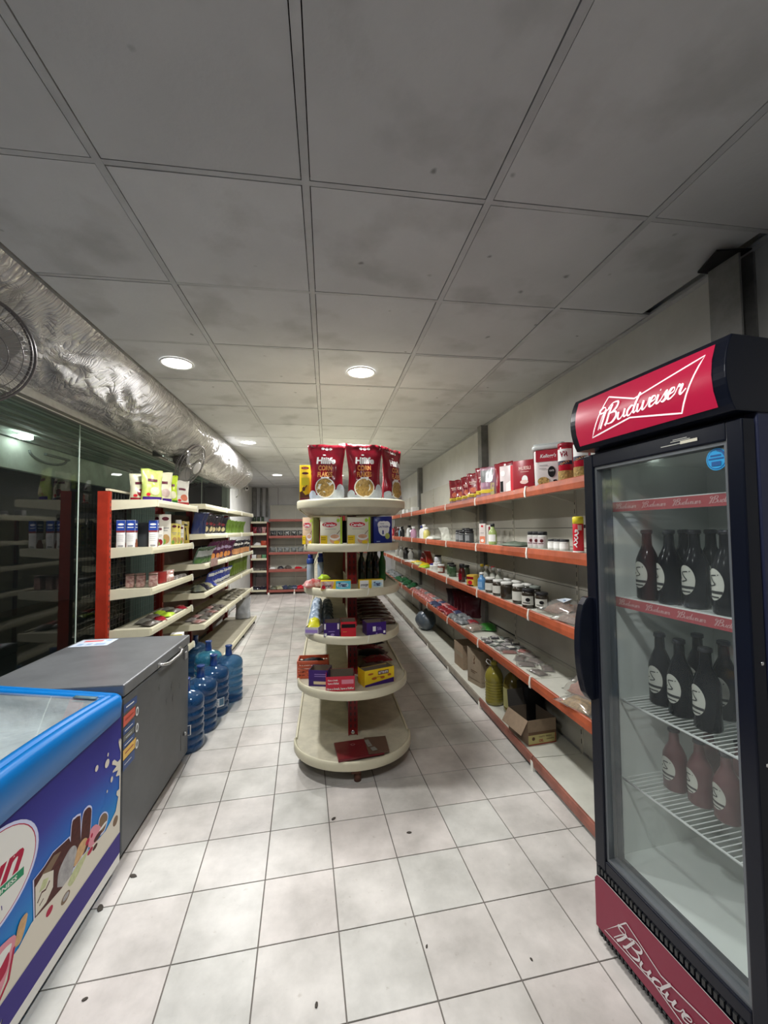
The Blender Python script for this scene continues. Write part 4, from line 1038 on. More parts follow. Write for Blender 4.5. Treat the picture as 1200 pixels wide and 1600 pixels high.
# ================================================================== wall fans
cage_m = mat('fan_cage', (.30, .29, .28), .35, metal=.5)
def wall_fan(loc, d, R_, label, mount):
    f = empty('wall_fan', loc, label=label, cat='fan', group='caged wall fans')
    d = Vector(d).normalized(); q = d.to_track_quat('Z', 'Y')
    def T(o): o.rotation_mode = 'QUATERNION'; o.rotation_quaternion = q; return o
    mb = MB()
    for (r, z) in ((R_, 0), (R_, .03), (R_*.72, .065), (R_*.45, .08), (R_*.75, -.045)):
        mb.tube([(r*cos(2*pi*k/48), r*sin(2*pi*k/48), z) for k in range(48)], .0052 if r == R_ else .0016, 6, closed=True)
    T(mb.build('cage_ring', mat('cage_ring_dark', (.13, .12, .12), .35, metal=.4), f))
    w = MB()
    for k in range(56):
        a = 2*pi*k/56; a2 = a+.22
        w.tube([(R_*.26*cos(a2), R_*.26*sin(a2), .084), (R_*.65*cos(a+.06), R_*.65*sin(a+.06), .072), (R_*cos(a), R_*sin(a), .02)], .0009, 4)
        w.tube([(R_*.25*cos(a), R_*.25*sin(a), -.06), (R_*.8*cos(a), R_*.8*sin(a), -.045), (R_*cos(a), R_*sin(a), 0)], .0009, 4)
    tag(T(w.build('cage_wires', cage_m, f)), kind='stuff')
    T(MB().lathe([(R_*.30, .080), (R_*.30, .086), (R_*.26, .092), (0, .094)], 28).build('badge', mat('fan_badge', (.50, .49, .48), .4), f))
    T(MB().lathe([(R_*.22, -.15), (R_*.27, -.13), (R_*.27, -.06), (R_*.2, -.04)], 20).build('motor', mat('fan_motor', (.06, .055, .05), .4), f))
    bl = mat('fan_blade', (.24, .235, .23), .4)
    for k in range(3):
        a = 2*pi*k/3+.5; V = []; n = 8
        for i in range(n+1):
            t = i/n; r = R_*(.16+.70*t); wd = .18+.55*sin(pi*min(1, t*.9+.1))**.8
            for s in (-1, 1): V.append((r*cos(a+s*wd*.75), r*sin(a+s*wd*.75), .012+s*.022))
        T(MB().add(V, [(2*i, 2*i+1, 2*i+3, 2*i+2) for i in range(n)], 0, True).build('blade', bl, f, recalc=False))
    m_ = Vector(mount)-Vector(loc)
    MB().tube([tuple(-d*.12), tuple(-d*.2), tuple(m_)], .016, 10).build('neck', mat('fan_neck', (.10, .10, .10), .4), f)
    MB().rbox(.10, .05, .12, .02).build('bracket', mat('fan_neck', (0, 0, 0)), f, tuple(m_-Vector((0, 0, .06))))
    return f
wall_fan((-1.36, 4.30, 2.215), (.88, -.10, -.42), .215, 'grey caged wall fan above the left shelves, beside the green snack bags', (-1.70, 4.42, 2.37))
wall_fan((-1.405, 1.80, 2.285), (.80, -.45, -.38), .215, 'grey caged wall fan at the left picture edge over the plastic soffit', (-1.72, 1.92, 2.40))

# ================================================================== PRODUCTS
RF, LF, FFc = -pi/2, pi/2, 0      # facing angles: right shelf faces -x, left shelf +x, island end faces -y
def carton(w, d, h, m, name='carton', extra=None):
    mb = MB().rbox(w, d, h, .0025, er=.0015, seg=1); return mb.build(name, [m])
def pouch_f(u, v):      # u -1..1, v 0..1
    b = (.72+.28*min(1, v/.25)) if v < .25 else max(0, 1-((v-.25)/.67))**.65 if v < .92 else 0
    return b*max(0, 1-abs(u)**2.4)**.6
def pouch_w(v, flare=.07): return 1-.10*sin(pi*min(1, max(0, v)))**2*1.0+flare*(v-.5)*.4
def pouch(w, h, d, m, name='pouch', seed=0, lean=0, wr=1.0, fl=.07):
    nx, ny = 12, 16; V = []; F = []
    for s in (-1, 1):
        for j in range(ny+1):
            for i in range(nx+1):
                u = -1+2*i/nx; v = j/ny
                n = noise.noise(Vector((u*2.2+seed*7, v*4, seed+s)))*.010*wr*(.3+pouch_f(u, v))
                crimp = .0022*sin(u*14+seed) if v > .9 else 0
                sag = .012*h*4*noise.noise(Vector((u*1.3, seed*3.1, 2)))*(v**3)
                V.append((u*w/2*pouch_w(v, fl), s*d/2*pouch_f(u, v)+n+s*.0006+crimp+lean*v*v*h, v*h+sag))
    st = (nx+1)*(ny+1)
    for s in (0, 1):
        for j in range(ny):
            for i in range(nx):
                a = s*st+j*(nx+1)+i; F.append((a, a+1, a+nx+2, a+nx+1) if s == 0 else (a+1, a, a+nx+1, a+nx+2))
    for j in range(ny):
        for i in (0, nx):
            a = j*(nx+1)+i; F.append((a, a+nx+1, st+a+nx+1, st+a))
    for i in range(nx):
        F.append((i, i+1, st+i+1, st+i)); a = ny*(nx+1)+i; F.append((a, a+1, st+a+1, st+a))
    mb = MB(); mb.add(V, F, 0, True); o = mb.build(name, m)
    def wrap(x, z, off):
        v = min(max(z/h, 0), 1); u = max(-1, min(1, x/(w/2*pouch_w(v, fl))))
        n = noise.noise(Vector((u*2.2+seed*7, v*4, seed-1)))*.010*wr*(.3+pouch_f(u, v))
        crimp = .0022*sin(u*14+seed) if v > .9 else 0
        sag = .012*h*4*noise.noise(Vector((u*1.3, seed*3.1, 2)))*(v**3)
        return (x, -d/2*pouch_f(u, v)+n-.0012-.0012*wr-off*1.4+crimp+lean*v*v*h, z+sag)
    return o, wrap
def packet(w, l, t, m, seed=0, name='packet', crimp=.12):
    """pillow packet lying flat"""
    nx, ny = 8, 10; V = []; F = []
    for s in (-1, 1):
        for j in range(ny+1):
            for i in range(nx+1):
                u = -1+2*i/nx; v = -1+2*j/ny
                e = max(0, 1-abs(u)**3)**.6*max(0, 1-(abs(v)/(1-crimp))**3)**.6 if abs(v) < 1-crimp else 0
                n = noise.noise(Vector((u*2+seed*5, v*2.5, seed)))*t*.35
                z = t*.28 + (t*.72*e+n*e if s > 0 else -t*.28*min(1, e*1.5))
                V.append((u*w/2*(1-.05*e), v*l/2, z+.0005*s))
    st = (nx+1)*(ny+1)
    for s in (0, 1):
        for j in range(ny):
            for i in range(nx):
                a = s*st+j*(nx+1)+i; F.append((a, a+1, a+nx+2, a+nx+1) if s else (a+1, a, a+nx+1, a+nx+2))
    for j in range(ny):
        for i in (0, nx): a = j*(nx+1)+i; F.append((a, a+nx+1, st+a+nx+1, st+a))
    for i in range(nx):
        F.append((i, i+1, st+i+1, st+i)); a = ny*(nx+1)+i; F.append((a, a+1, st+a+1, st+a))
    mb = MB().add(V, F, 0, True); o = mb.build(name, m)
    def wrap(x, y, off):
        u = max(-1, min(1, x/(w/2))); v = y/(l/2)
        e = max(0, 1-abs(u)**3)**.6*max(0, 1-(abs(v)/(1-crimp))**3)**.6 if abs(v) < 1-crimp else 0
        n = noise.noise(Vector((u*2+seed*5, v*2.5, seed)))*t*.35
        return (x, y, t*.28+t*.72*e+n*e+.0015+off)
    return o, wrap
def jar(r, h, body, lid, label=None, name='jar', lidh=.016, ink=None):
    o = MB().lathe([(r*.93, 0), (r, .005), (r, h*.70), (r*.93, h*.80), (r*.80, h-lidh)], 22, cap1=True).build(name, body)
    MB().lathe([(r*.90, h-lidh), (r*.94, h-lidh+.002), (r*.94, h-.003), (r*.88, h)], 22).build('lid', lid, o)
    if label:
        sh = [('rect', 0, -r*1.15, h*.18, r*1.15, h*.64)]
        if ink: sh += [('ell', 1, r*.25, h*.45, r*.35, h*.10), ('rect', 1, -r*.6, h*.27, r*.6, h*.31)]
        decal('printed_label', o, sh, cyl_wrap(r), [label, ink or label])
    return o
def bottle(r, h, body, cap, name='bottle', label=None, neck=.35, caph=.12):
    o = MB().lathe([(r*.9, 0), (r, .005), (r, h*.58), (r*.85, h*.66), (r*neck, h*.78), (r*neck, h*(1-caph))], 18).build(name, body)
    MB().lathe([(r*neck*1.25, h*(1-caph)), (r*neck*1.25, h*.99), (r*neck*1.1, h)], 14).build('cap', cap, o)
    if label: decal('printed_label', o, [('rect', 0, -r*1.2, h*.15, r*1.2, h*.48)], cyl_wrap(r), [label])
    return o
_cnt = {}
def place(o, x, y, z, rz, label, cat, group=None, scale=None, rot=None):
    o.location = (x, y, z); o.rotation_euler = rot if rot else (0, 0, rz)
    if scale: o.scale = scale
    return tag(o, label, cat, group)

# ---- colours
maroon = mat('pack_maroon', (.27, .008, .022), .22, coat=.4, noise_amt=.2, noise_scale=12)
gold_t = mat('ink_gold', (.70, .30, .08), .4); whit = mat('ink_white', (.85, .85, .83), .4)
flakes = mat('flakes', (.62, .40, .12), .7, noise_amt=.7, noise_scale=70, col2=(.25, .16, .05), bump=.6, bump_scale=90)
milk = mat('print_milk', (.55, .62, .72), .4, noise_amt=.3, noise_scale=30)
yel = mat('pack_yellow', (.85, .60, .02), .35); dpur = mat('pack_purple', (.045, .012, .16), .3); pred = mat('pack_red', (.62, .012, .03), .35)
oran = mat('pack_orange', (.62, .12, .05), .4); navy = mat('pack_navy', (.012, .025, .22), .35); cardb = mat('cardboard', (.33, .24, .16), .75, noise_amt=.15, noise_scale=30)
card_in = mat('cardboard_inside', (.19, .15, .11), .85); crm = mat('pack_cream', (.76, .73, .58), .4); lgreen = mat('pack_lime', (.42, .62, .04), .35)
dgreen = mat('pack_green', (.03, .20, .03), .35, noise_amt=.5, noise_scale=25); dbrown = mat('choc_wrap', (.055, .015, .012), .25, coat=.3)
clearp = clear_mat('clear_film', (.92, .92, .9), refl=1.8, haze=.18, haze_col=(.6, .6, .58), rough=.12)
clear_jar = mat('jar_contents_dark', (.035, .028, .02), .15, coat=.6); lid_w = mat('lid_white', (.74, .74, .70), .4); lid_b = mat('lid_black', (.02, .02, .022), .35)

# ================= island top tier: maroon cereal bags
zt = 1.746
def hilife(seed, lean):
    o, w = pouch(.232, .365, .085, maroon, 'cereal_bag', seed, lean, 1.7, .42)
    decal('printed_front', o, [('poly', 3, [(-.118, .012), (.118, .012), (.112, .07), (.09, .125), (.07, .075), (.03, .05), (-.06, .04), (-.1, .07), (-.11, .1)]),
        ('ell', 1, -.005, .075, .066, .066), ('ell', 2, -.005, .075, .059, .059),
        ('text', 1, .0, .255, .125, .050, {'bold': .045, 'shear': .08}), ('ell', 1, -.012, .292, .010, .004),
        ('text', 4, -.005, .205, .088, .034, {'bold': .03}), ('text', 4, -.005, .162, .095, .034, {'bold': .03}), ('rect', 1, -.03, .137, .022, .144),
        ('ell', 1, -.022, .335, .010, .010), ('ell', 1, .003, .335, .010, .010), ('ell', 1, .028, .335, .010, .010)] and
       [('rect', 3, -.112, .006, .112, .030), ('ell', 3, .092, .045, .026, .055), ('ell', 3, .075, .035, .03, .03), ('ell', 3, -.09, .03, .024, .03),
        ('ell', 1, -.005, .075, .066, .066), ('ell', 2, -.005, .075, .059, .059),
        ('text', 1, 'Hilife', .0, .255, .125, .046, {'bold': .045, 'shear': .08}), ('ell', 1, -.012, .292, .010, .004),
        ('text', 4, 'CORN', -.005, .205, .088, .034, {'bold': .03}), ('text', 4, 'FLAKES', -.005, .162, .095, .034, {'bold': .03}), ('rect', 1, -.03, .137, .022, .144),
        ('ell', 1, -.022, .335, .010, .010), ('ell', 1, .003, .335, .010, .010), ('ell', 1, .028, .335, .010, .010)],
       w, [maroon, whit, flakes, milk, gold_t], step=.0004)
    return o
place(hilife(1, .02), .000, 2.715, zt, -.14, 'left large maroon corn flakes bag on top of the rounded island', 'cereal bag', 'large maroon cereal bags on the island')
place(hilife(2, .01), .247, 2.70, zt, .06, 'middle large maroon corn flakes bag on top of the island', 'cereal bag', 'large maroon cereal bags on the island')
place(hilife(3.3, .02), .452, 2.81, zt, .85, 'right large maroon corn flakes bag, turned toward the right aisle', 'cereal bag', 'large maroon cereal bags on the island')
yb = carton(.075, .05, .235, yel, 'cereal_box')
decal('printed_front', yb, [('rect', 3, -.036, .001, .036, .018), ('poly', 2, [(-.036, .018), (.036, .02), (.036, .045), (.0, .035), (-.02, .06), (-.036, .055)]), ('ell', 0, 0, .215, .026, .009), ('text', 1, 'Nestle', 0, .215, .03, .007, {}), ('ell', 3, 0, .18, .022, .008), ('rect', 4, -.024, .10, .026, .15), ('ell', 2, -.01, .075, .010, .014), ('line', 2, [(-.03, .05), (-.01, .07), (.012, .10)], .006)],
      flat_wrap(-.025), [pred, whit, mat('ink_brown', (.10, .03, .01), .5), mat('ink_maroon', (.12, .01, .03), .4), mat('ink_lemon', (.75, .70, .02), .4)], step=.0003)
place(yb, -.140, 2.79, zt, -.05, 'tall yellow cereal box left of the maroon bags on the island', 'cereal box')

# ================= island tier below: baby cereal boxes
z = 1.453
def cerelac(w, bg, oval_col, fruit):
    o = carton(w, .075, .178, bg, 'baby_cereal_box')
    k = w/.14
    decal('printed_front', o, [('rect', 5, w/2-.012*k, 0.002, w/2-.001, .176), ('ell', 1, -.010*k, .128, .045*k, .020), ('ell', 0, -.010*k, .128, .047*k, .017), ('text', 2, 'Cerelac', -.010*k, .127, .075*k, .020, {'bold': .03}), ('text', 2, 'Nestle', -.012*k, .143, .026*k, .005, {}),
        ('rect', 6, -.04*k, .098, .03*k, .1005), ('poly', 3, [(-w/2+.002, .002), (-.025*k, .002), (-.025*k, .058), (-w/2+.002, .058)]), ('rect', 7, -w/2+.006, .03, -.035*k, .033), ('rect', 7, -w/2+.006, .042, -.035*k, .045), ('ell', 4, .025*k, .028, .034*k, .022), ('ell', 1, .022*k, .048, .033*k, .022), ('ell', 4, .022*k, .052, .028*k, .013), ('ell', 3, .035*k, .014, .018*k, .012), ('line', 7, [(.035*k, .065), (.055*k, .09)], .003),
        ('ell', 5, .045*k, .155, .010*k, .012)],
        flat_wrap(-.0375), [pred, whit, whit, yel, fruit, lgreen, mat('ink_grey', (.3, .3, .3), .5), mat('ink_brown', (0, 0, 0))], step=.0003)
    MB().box(w/2, w/2+.0006, -.036, .036, .002, .176).build('side_print', mat('side_olive', (.30, .30, .10), .5), o)
    return o
peach = mat('print_peach', (.75, .42, .26), .45, noise_amt=.2, noise_scale=40)
place(cerelac(.085, mat('box_peach', (.72, .52, .35), .4), pred, peach), -.105, 2.775, z, -.55, 'leftmost peach baby cereal box on the island, turned left', 'cereal box', 'baby cereal boxes on the island')
place(cerelac(.140, crm, pred, peach), .030, 2.70, z, -.06, 'cream baby cereal box with red oval, second from left on island', 'cereal box', 'baby cereal boxes on the island')
place(cerelac(.150, crm, pred, peach), .205, 2.69, z, .02, 'cream baby cereal box with red oval beside the blue formula box', 'cereal box', 'baby cereal boxes on the island')
lb = carton(.128, .08, .180, navy, 'formula_box')
decal('printed_front', lb, [('ell', 0, .006, .10, .038, .050), ('ell', 0, -.015, .125, .022, .024), ('ell', 0, .028, .125, .022, .024), ('text', 1, 'LACTOGEN', .006, .112, .066, .013, {'bold': .03}), ('text', 1, 'Nestle', -.005, .132, .026, .006, {}), ('text', 1, '1', .0, .075, .009, .026, {'bold': .03}), ('ell', 2, .030, .050, .016, .020), ('rect', 3, -.045, .012, -.02, .018), ('ell', 3, -.047, .155, .008, .008)],
      flat_wrap(-.04), [whit, navy, mat('ink_lime', (.45, .5, .12), .5), mat('ink_sky', (.25, .35, .6), .5)], step=.0003)
place(lb, .362, 2.735, z, .16, 'blue infant formula box at the right of the cereal boxes', 'formula box')
for q, (x, y, c, nm) in enumerate([(-.02, 2.86, maroon, 'maroon'), (.10, 2.84, black, 'black'), (.30, 2.86, dbrown, 'dark brown'), (.42, 2.93, maroon, 'maroon')]):
    place(carton(.09, .05, .15+.01*q, c, 'carton'), x, y+.14, z, 0, '%s carton hidden behind the baby cereal boxes, %s from left' % (nm, ORD[q]), 'carton')
for s, nm in ((-1, 'left'), (1, 'right')):
    for q in range(5):
        c = [oran, crm, maroon, yel, navy][q]
        place(carton(.07, .12, .17, c, 'carton'), IX+s*.22, 3.15+.30*q, z+.0, LF if s > 0 else RF, 'carton on the island %s side, second tier from top, %s from the end' % (nm, ORD[q]), 'carton')

# ================= island tier 4 (z 1.18)
z = 1.172
def treat(w, h, flip=False):
    o = carton(w, .05, h, yel, 'biscuit_box'); 
    sh = [('rect', 0, -w/2+.002, .003, -.02, h-.003), ('rect', 1, -.0, .003, w/2-.002, h-.003), ('ell', 4, w*.22, h*.5, w*.2, h*.30), ('text', 3, 'Treat', w*.22, h*.52, w*.28, h*.48, {'bold': .03, 'shear': .2}), ('text', 5, 'orange', -w*.30, h*.4, w*.3, h*.28, {'shear': .2})]
    if not flip: sh[0] = ('poly', 2, [(-w/2+.002, .003), (-w*.12, .003), (-w*.05, h-.003), (-w/2+.002, h-.003)]); sh.append(('ell', 0, -w*.40, h*.3, w*.06, h*.2))
    decal('printed_front', o, sh, flat_wrap(-.025), [whit if flip else pred, mat('ink_cyan', (.10, .55, .75), .4) if not flip else mat('ink_pale', (.72, .80, .75), .4), yel if flip else mat('ink_redspeck', (.62, .10, .05), .5, noise_amt=.8, noise_scale=60, col2=(.8, .78, .7)), mat('ink_navy', (.02, .02, .12), .4), mat('ink_paleblue', (.45, .68, .85), .4), mat('ink_black', (.02, .02, .05), .4)], step=.0004)
    return o
place(treat(.19, .056), .055, 2.632, z, -.02, 'red, yellow and blue biscuit box lying left on island tier four', 'biscuit box')
place(treat(.158, .056, True), .278, 2.635, z, .12, 'pale yellow and white biscuit box lying right on island tier four', 'biscuit box')
for q, (x, y) in enumerate([(-.118, 3.02), (-.045, 3.16)]):
    o = bottle(.027, .20, mat('bottle_hazy', (.35, .42, .50), .2, coat=.3), navy, 'drink_bottle', neck=.55, caph=.28)
    MB().lathe([(.0275, .135), (.0275, .165), (.020, .172)], 16, cap0=False, cap1=False).build('band', mat('bluish_band', (.02, .05, .22), .4), o)
    place(o, x, y, z, 0, '%s blue-capped clear bottle behind the left biscuit box on the island' % ['front', 'rear'][q], 'bottle')
pk, w_ = packet(.13, .09, .05, mat('wrap_red_white', (.66, .60, .56), .4, noise_amt=.7, noise_scale=30, col2=(.5, .02, .02)), 4)
place(pk, -.09, 2.74, z, .3, 'red and white wrapped sweets bag left on island tier four', 'sweets bag')
pk, w_ = packet(.07, .06, .03, lgreen, 6); place(pk, -.02, 2.70, z+.055, .6, 'small lime sachet lying on the left biscuit box', 'sachet')
pt, w_ = pouch(.16, .23, .08, mat('brown_paper', (.17, .13, .075), .8, noise_amt=.2), 'paper_sack', 8, .01, .6)
place(pt, .045, 3.10, z, -.2, 'brown paper sack behind the boxes on island tier four', 'paper sack')
for q, (x, y, h) in enumerate([(.245, 2.95, .225), (.30, 2.97, .23), (.352, 2.99, .235), (.405, 3.02, .225)]):
    c = [mat('dk_green_glass', (.006, .022, .010), .12, coat=.6), mat('dk_green_glass', (0, 0, 0)), mat('near_black_glass', (.006, .008, .012), .12, coat=.6), mat('leaf_green_bottle', (.02, .17, .03), .25, coat=.4)][q]
    o = MB().lathe([(.022, 0), (.026, .005), (.026, h*.62), (.020, h*.72), (.012, h*.82), (.012, h*.93)], 18).build('green_bottle', c)
    MB().lathe([(.015, h*.93), (.015, h*.995), (.012, h)], 12).build('cap', black if q < 3 else dgreen, o)
    place(o, x, y, z, 0, '%s bottle right of the red post, %s from the post' % (['dark green', 'dark green', 'nearly black', 'bright leaf-green'][q], ORD[q]), 'bottle')
for q in range(6):
    place(bottle(.028, .22, mat('dk_green_glass', (0, 0, 0)), black, 'green_bottle'), IX+.20+.02*(q % 2), 3.16+.12*q, z, 0, 'dark green bottle on the island right side, %s back from the post' % ORD[q], 'bottle')

# ================= island tier 3 (z .89)
z = .882
def open_box(w, d, h, m, inside=card_in, name='display_box', back=0, sh=None, mats=None, frontcut=0):
    t = .002; o = MB()
    o.box(-w/2, w/2, -d/2, -d/2+t, 0, h-frontcut).box(-w/2, w/2, d/2-t, d/2, 0, h+back).box(-w/2, -w/2+t, -d/2+t, d/2-t, 0, h).box(w/2-t, w/2, -d/2+t, d/2-t, 0, h).box(-w/2+t, w/2-t, -d/2+t, d/2-t, 0, t)
    ob = o.build(name, m)
    i = MB(); i.box(-w/2+t, w/2-t, -d/2+t, -d/2+t*1.3, t, h-frontcut-.001).box(-w/2+t, w/2-t, d/2-t*1.3, d/2-t, t, h+back-.001).box(-w/2+t, -w/2+t*1.3, -d/2+t, d/2-t, t, h-.001).box(w/2-t*1.3, w/2-t, -d/2+t, d/2-t, t, h-.001).box(-w/2+t, w/2-t, -d/2+t, d/2-t, t, t*1.3)
    i.build('inner_lining', inside, ob)
    if sh: decal('printed_front', ob, sh, flat_wrap(-d/2), mats, step=.0004)
    return ob
pv = mat('ink_violet', (.35, .25, .6), .4)
o = open_box(.098, .12, .085, dpur, sh=[('rect', 0, -.046, .045, -.036, .08), ('rect', 0, .036, .045, .046, .08), ('rect', 1, -.02, .03, .02, .034), ('ell', 1, .005, .012, .012, .008), ('rect', 0, -.045, .004, -.03, .022)], mats=[whit, pv]); place(o, .030, 2.665, z, -.05, 'dark purple display box left of the red one, island tier three', 'display box')
o = open_box(.094, .12, .092, pred, sh=[('rect', 1, -.043, .055, .043, .078), ('rect', 0, -.035, .030, -.01, .033)], mats=[mat('ink_gold', (0, 0, 0)), black]); place(o, .132, 2.645, z, -.02, 'bright red display box before the post, island tier three', 'display box')
o = open_box(.128, .10, .080, dpur, sh=[('rect', 0, -.025, .025, -.005, .055), ('text', 1, 'Silk', .02, .04, .03, .02, {}), ('ell', 1, .0, .01, .006, .005), ('rect', 0, .045, .01, .058, .025)], mats=[whit, pv]); place(o, .298, 2.645, z, .20, 'dark purple display box right of the red one, island tier three', 'display box')
o = open_box(.09, .10, .045, mat('box_lilac', (.62, .58, .64), .4), sh=[('rect', 0, -.04, .01, .04, .03)], mats=[pv]); place(o, -.085, 2.73, z, -.3, 'white and lilac low box at the left of island tier three', 'display box')
for q in range(8):
    c = mat('roll_yellow', (.62, .60, .03), .3) if q == 0 else mat('wrap_bluewhite', (.50, .58, .66), .35, noise_amt=.5, noise_scale=18, col2=(.16, .24, .36))
    o, w_ = packet(.085, .20, .055, c, q+3, 'snack_packet'); place(o, -.085, 2.80+.11*q, z+.02+.010*(q % 3), 0, '%s packet at the left of island tier three, %s from the front' % ('yellow' if q == 0 else 'blue-white', ORD[q]), 'snack packet', 'snack packets on the island left')
for q in range(6):
    o, w_ = packet(.08, .16, .05, mat('wrap_slate', (.07, .10, .13), .35, noise_amt=.5, noise_scale=20), q+13, 'snack_packet'); place(o, .0, 2.98+.13*q, z+.01, .1, 'dark slate packet beside blue-white packets, island tier three, %s from front' % ORD[q], 'snack packet', 'snack packets on the island left')
for q in range(12):
    o, w_ = packet(.25, .085, .022, dbrown, q+1, 'chocolate_bar', .06); o.rotation_euler = (0, 0, 0)
    place(o, .352, 2.90+.075*q, z+.012+.010*(q % 2), .05*((q % 3)-1), 'dark brown wrapped chocolate bar right of the post, %s from the front' % ORD[q], 'chocolate bar', 'dark chocolate bars right of the post')
    if q < 3: decal('silver_end', o, [('rect', 0, -.11, -.038, .12, -.032)], w_, [chrome])

# ================= island tier 2 (z .56)
z = .552
o = open_box(.178, .15, .088, mat('pack_crimson', (.60, .02, .05), .35), back=.0, sh=[('text', 0, 'Have a break,', -.045, .066, .062, .012, {'bold': .02}), ('text', 0, 'have a KitKat', -.042, .048, .066, .012, {'bold': .02}), ('rect', 1, .008, .042, .082, .068), ('text', 0, 'Have a break, have a KitKat', 0, .014, .168, .016, {'bold': .03})], mats=[whit, mat('ink_rose', (.72, .25, .33), .4)])
place(o, .080, 2.665, z, -.02, 'open red chocolate display box at the front of island tier two', 'display box')
o = open_box(.125, .11, .10, dpur, sh=[('rect', 0, -.025, .072, .05, .076), ('rect', 0, -.025, .060, .05, .064), ('rect', 1, -.03, .012, .055, .030)], mats=[pv, mat('ink_sand', (.7, .62, .4), .4)]); place(o, -.045, 2.745, z, -.25, 'purple open display box between orange crate and red box', 'display box')
o = open_box(.215, .10, .10, yel, back=-.01, sh=[('poly', 3, [(-.105, .0), (.105, .0), (.105, .030), (-.105, .012)]), ('rect', 0, -.012, .062, .066, .086), ('text', 1, 'BUTTER BITE', .027, .074, .068, .014, {'bold': .02}), ('ell', 2, -.065, .075, .020, .006), ('ell', 2, -.04, .045, .018, .008), ('ell', 2, .02, .043, .016, .008), ('ell', 2, .07, .052, .014, .007), ('text', 2, 'Lotus', -.01, .052, .04, .008, {})], mats=[mat('ink_brown2', (.13, .03, .02), .4), whit, mat('ink_rust', (.45, .12, .02), .4), dpur])
place(o, .315, 2.705, z, .36, 'open yellow biscuit display box at the right of island tier two', 'display box')
cr_ = MB(); W_, D_, H_ = .20, .13, .115
for k in range(5): 
    zz = .004+k*.022; cr_.box(-W_/2, W_/2, -D_/2, -D_/2+.004, zz, zz+.013).box(-W_/2, W_/2, D_/2-.004, D_/2, zz, zz+.013).box(-W_/2, -W_/2+.004, -D_/2, D_/2, zz, zz+.013).box(W_/2-.004, W_/2, -D_/2, D_/2, zz, zz+.013)
for k in range(9):
    x = -W_/2+W_*k/8; cr_.box(x-.004, x+.004, -D_/2-.001, -D_/2+.003, 0, H_).box(x-.004, x+.004, D_/2-.003, D_/2+.001, 0, H_)
cr_.box(-W_/2-.004, W_/2+.004, -D_/2-.005, -D_/2+.002, H_-.018, H_).box(-W_/2-.004, W_/2+.004, D_/2-.002, D_/2+.005, H_-.018, H_).box(-W_/2-.005, -W_/2+.002, -D_/2, D_/2, H_-.018, H_).box(W_/2-.002, W_/2+.005, -D_/2, D_/2, H_-.018, H_).box(-W_/2, W_/2, -D_/2, D_/2, 0, .003)
ob = cr_.build('plastic_crate', oran); place(ob, -.095, 2.905, z, -.05, 'orange-red slatted plastic crate at the left of island tier two', 'crate')
ob, w_ = packet(.15, .08, .03, black, 3, 'black_packet'); place(ob, -.10, 2.90, z+.085, .1, 'black packet sticking out of the orange crate', 'packet')
for q in range(7):
    c = [mat('wrap_taupe', (.22, .17, .15), .35, noise_amt=.6, noise_scale=25), maroon, black][q % 3]
    o, w_ = packet(.20, .13, .035, c, q+31, 'crinkled_packet'); place(o, .33+.03*(q % 2), 2.92+.10*q, z+.02+.018*(q % 3), .5-.3*q, '%s crinkled packet at the right of island tier two, %s from front' % (['taupe', 'maroon', 'black'][q % 3], ORD[q]), 'packet', 'crinkled packets on island tier two')

# ================= island base: red file folder
fo = MB(); 
fo.hexa([(-.16, -.10, .004), (.13, -.10, .004), (.15, .10, .004), (-.15, .11, .004)], [(-.16, -.10, .022), (.13, -.10, .012), (.15, .10, .018), (-.15, .11, .020)])
fb = fo.build('folder', mat('folder_red', (.16, .012, .018), .35, coat=.3), bevel=.003)
fo2 = MB().hexa([(.03, -.095, .018), (.165, -.09, .008), (.185, .09, .012), (.05, .105, .020)], [(.03, -.095, .0195), (.165, -.09, .016), (.195, .09, .020), (.05, .105, .0225)])
fo2.build('inner_sheet', mat('folder_brown', (.13, .075, .05), .5), fb)
decal('printed_labels', fb, [('ell', 0, -.04, .04, .014, .012), ('ell', 2, -.04, .04, .010, .008), ('poly', 1, [(.045, -.02), (.075, -.015), (.07, .07), (.042, .065)]), ('poly', 1, [(.06, -.075), (.095, -.07), (.085, -.03), (.055, -.035)]), ('rect', 2, .052, .0, .064, .004)], lambda u, v, o: (u, v, .0235+o), [mat('fold_pink', (.45, .22, .22), .5), mat('fold_grey', (.25, .25, .22), .5), mat('folder_red', (0, 0, 0))])
place(fb, .205, 2.66, .146, .16, 'maroon plastic-covered folder lying flat on the island base', 'folder')

# ================= right wall, top shelf
z = 1.803
def canister(nm):
    o = MB().lathe([(.040, 0), (.043, .004), (.043, .205), (.041, .21)], 24).build('canister', mat('canister_red', (.45, .01, .03), .25, coat=.3))
    MB().lathe([(.0445, .205), (.0445, .228), (.040, .231)], 24).build('lid', mat('canister_lid', (.38, .01, .03), .35), o)
    decal('printed_label', o, [('rect', 0, -.055, .125, .042, .195), ('text', 1, 'va', -.004, .165, .046, .034, {'bold': .03}), ('rect', 3, -.055, .105, .042, .127), ('rect', 2, -.055, .005, .05, .070), ('text', 4, 'OATS', .0, .115, .05, .012, {'rot': .35})],
          cyl_wrap(.0432), [whit, mat('ink_claret', (.25, .01, .03), .4), flakes, mat('ink_black', (0, 0, 0)), gold_t], step=.0003)
    return o
place(canister(0), 1.375, 2.04, z, RF+.75, 'red oats canister nearest the fridge on the top right shelf', 'canister', 'red oats canisters')
place(canister(1), 1.375, 2.19, z, RF+.8, 'red oats canister next to the white-lidded tub', 'canister', 'red oats canisters')
tb = MB().rbox(.175, .125, .225, .03, taper=1.05).build('cereal_tub', mat('tub_white', (.74, .70, .68), .3, coat=.3))
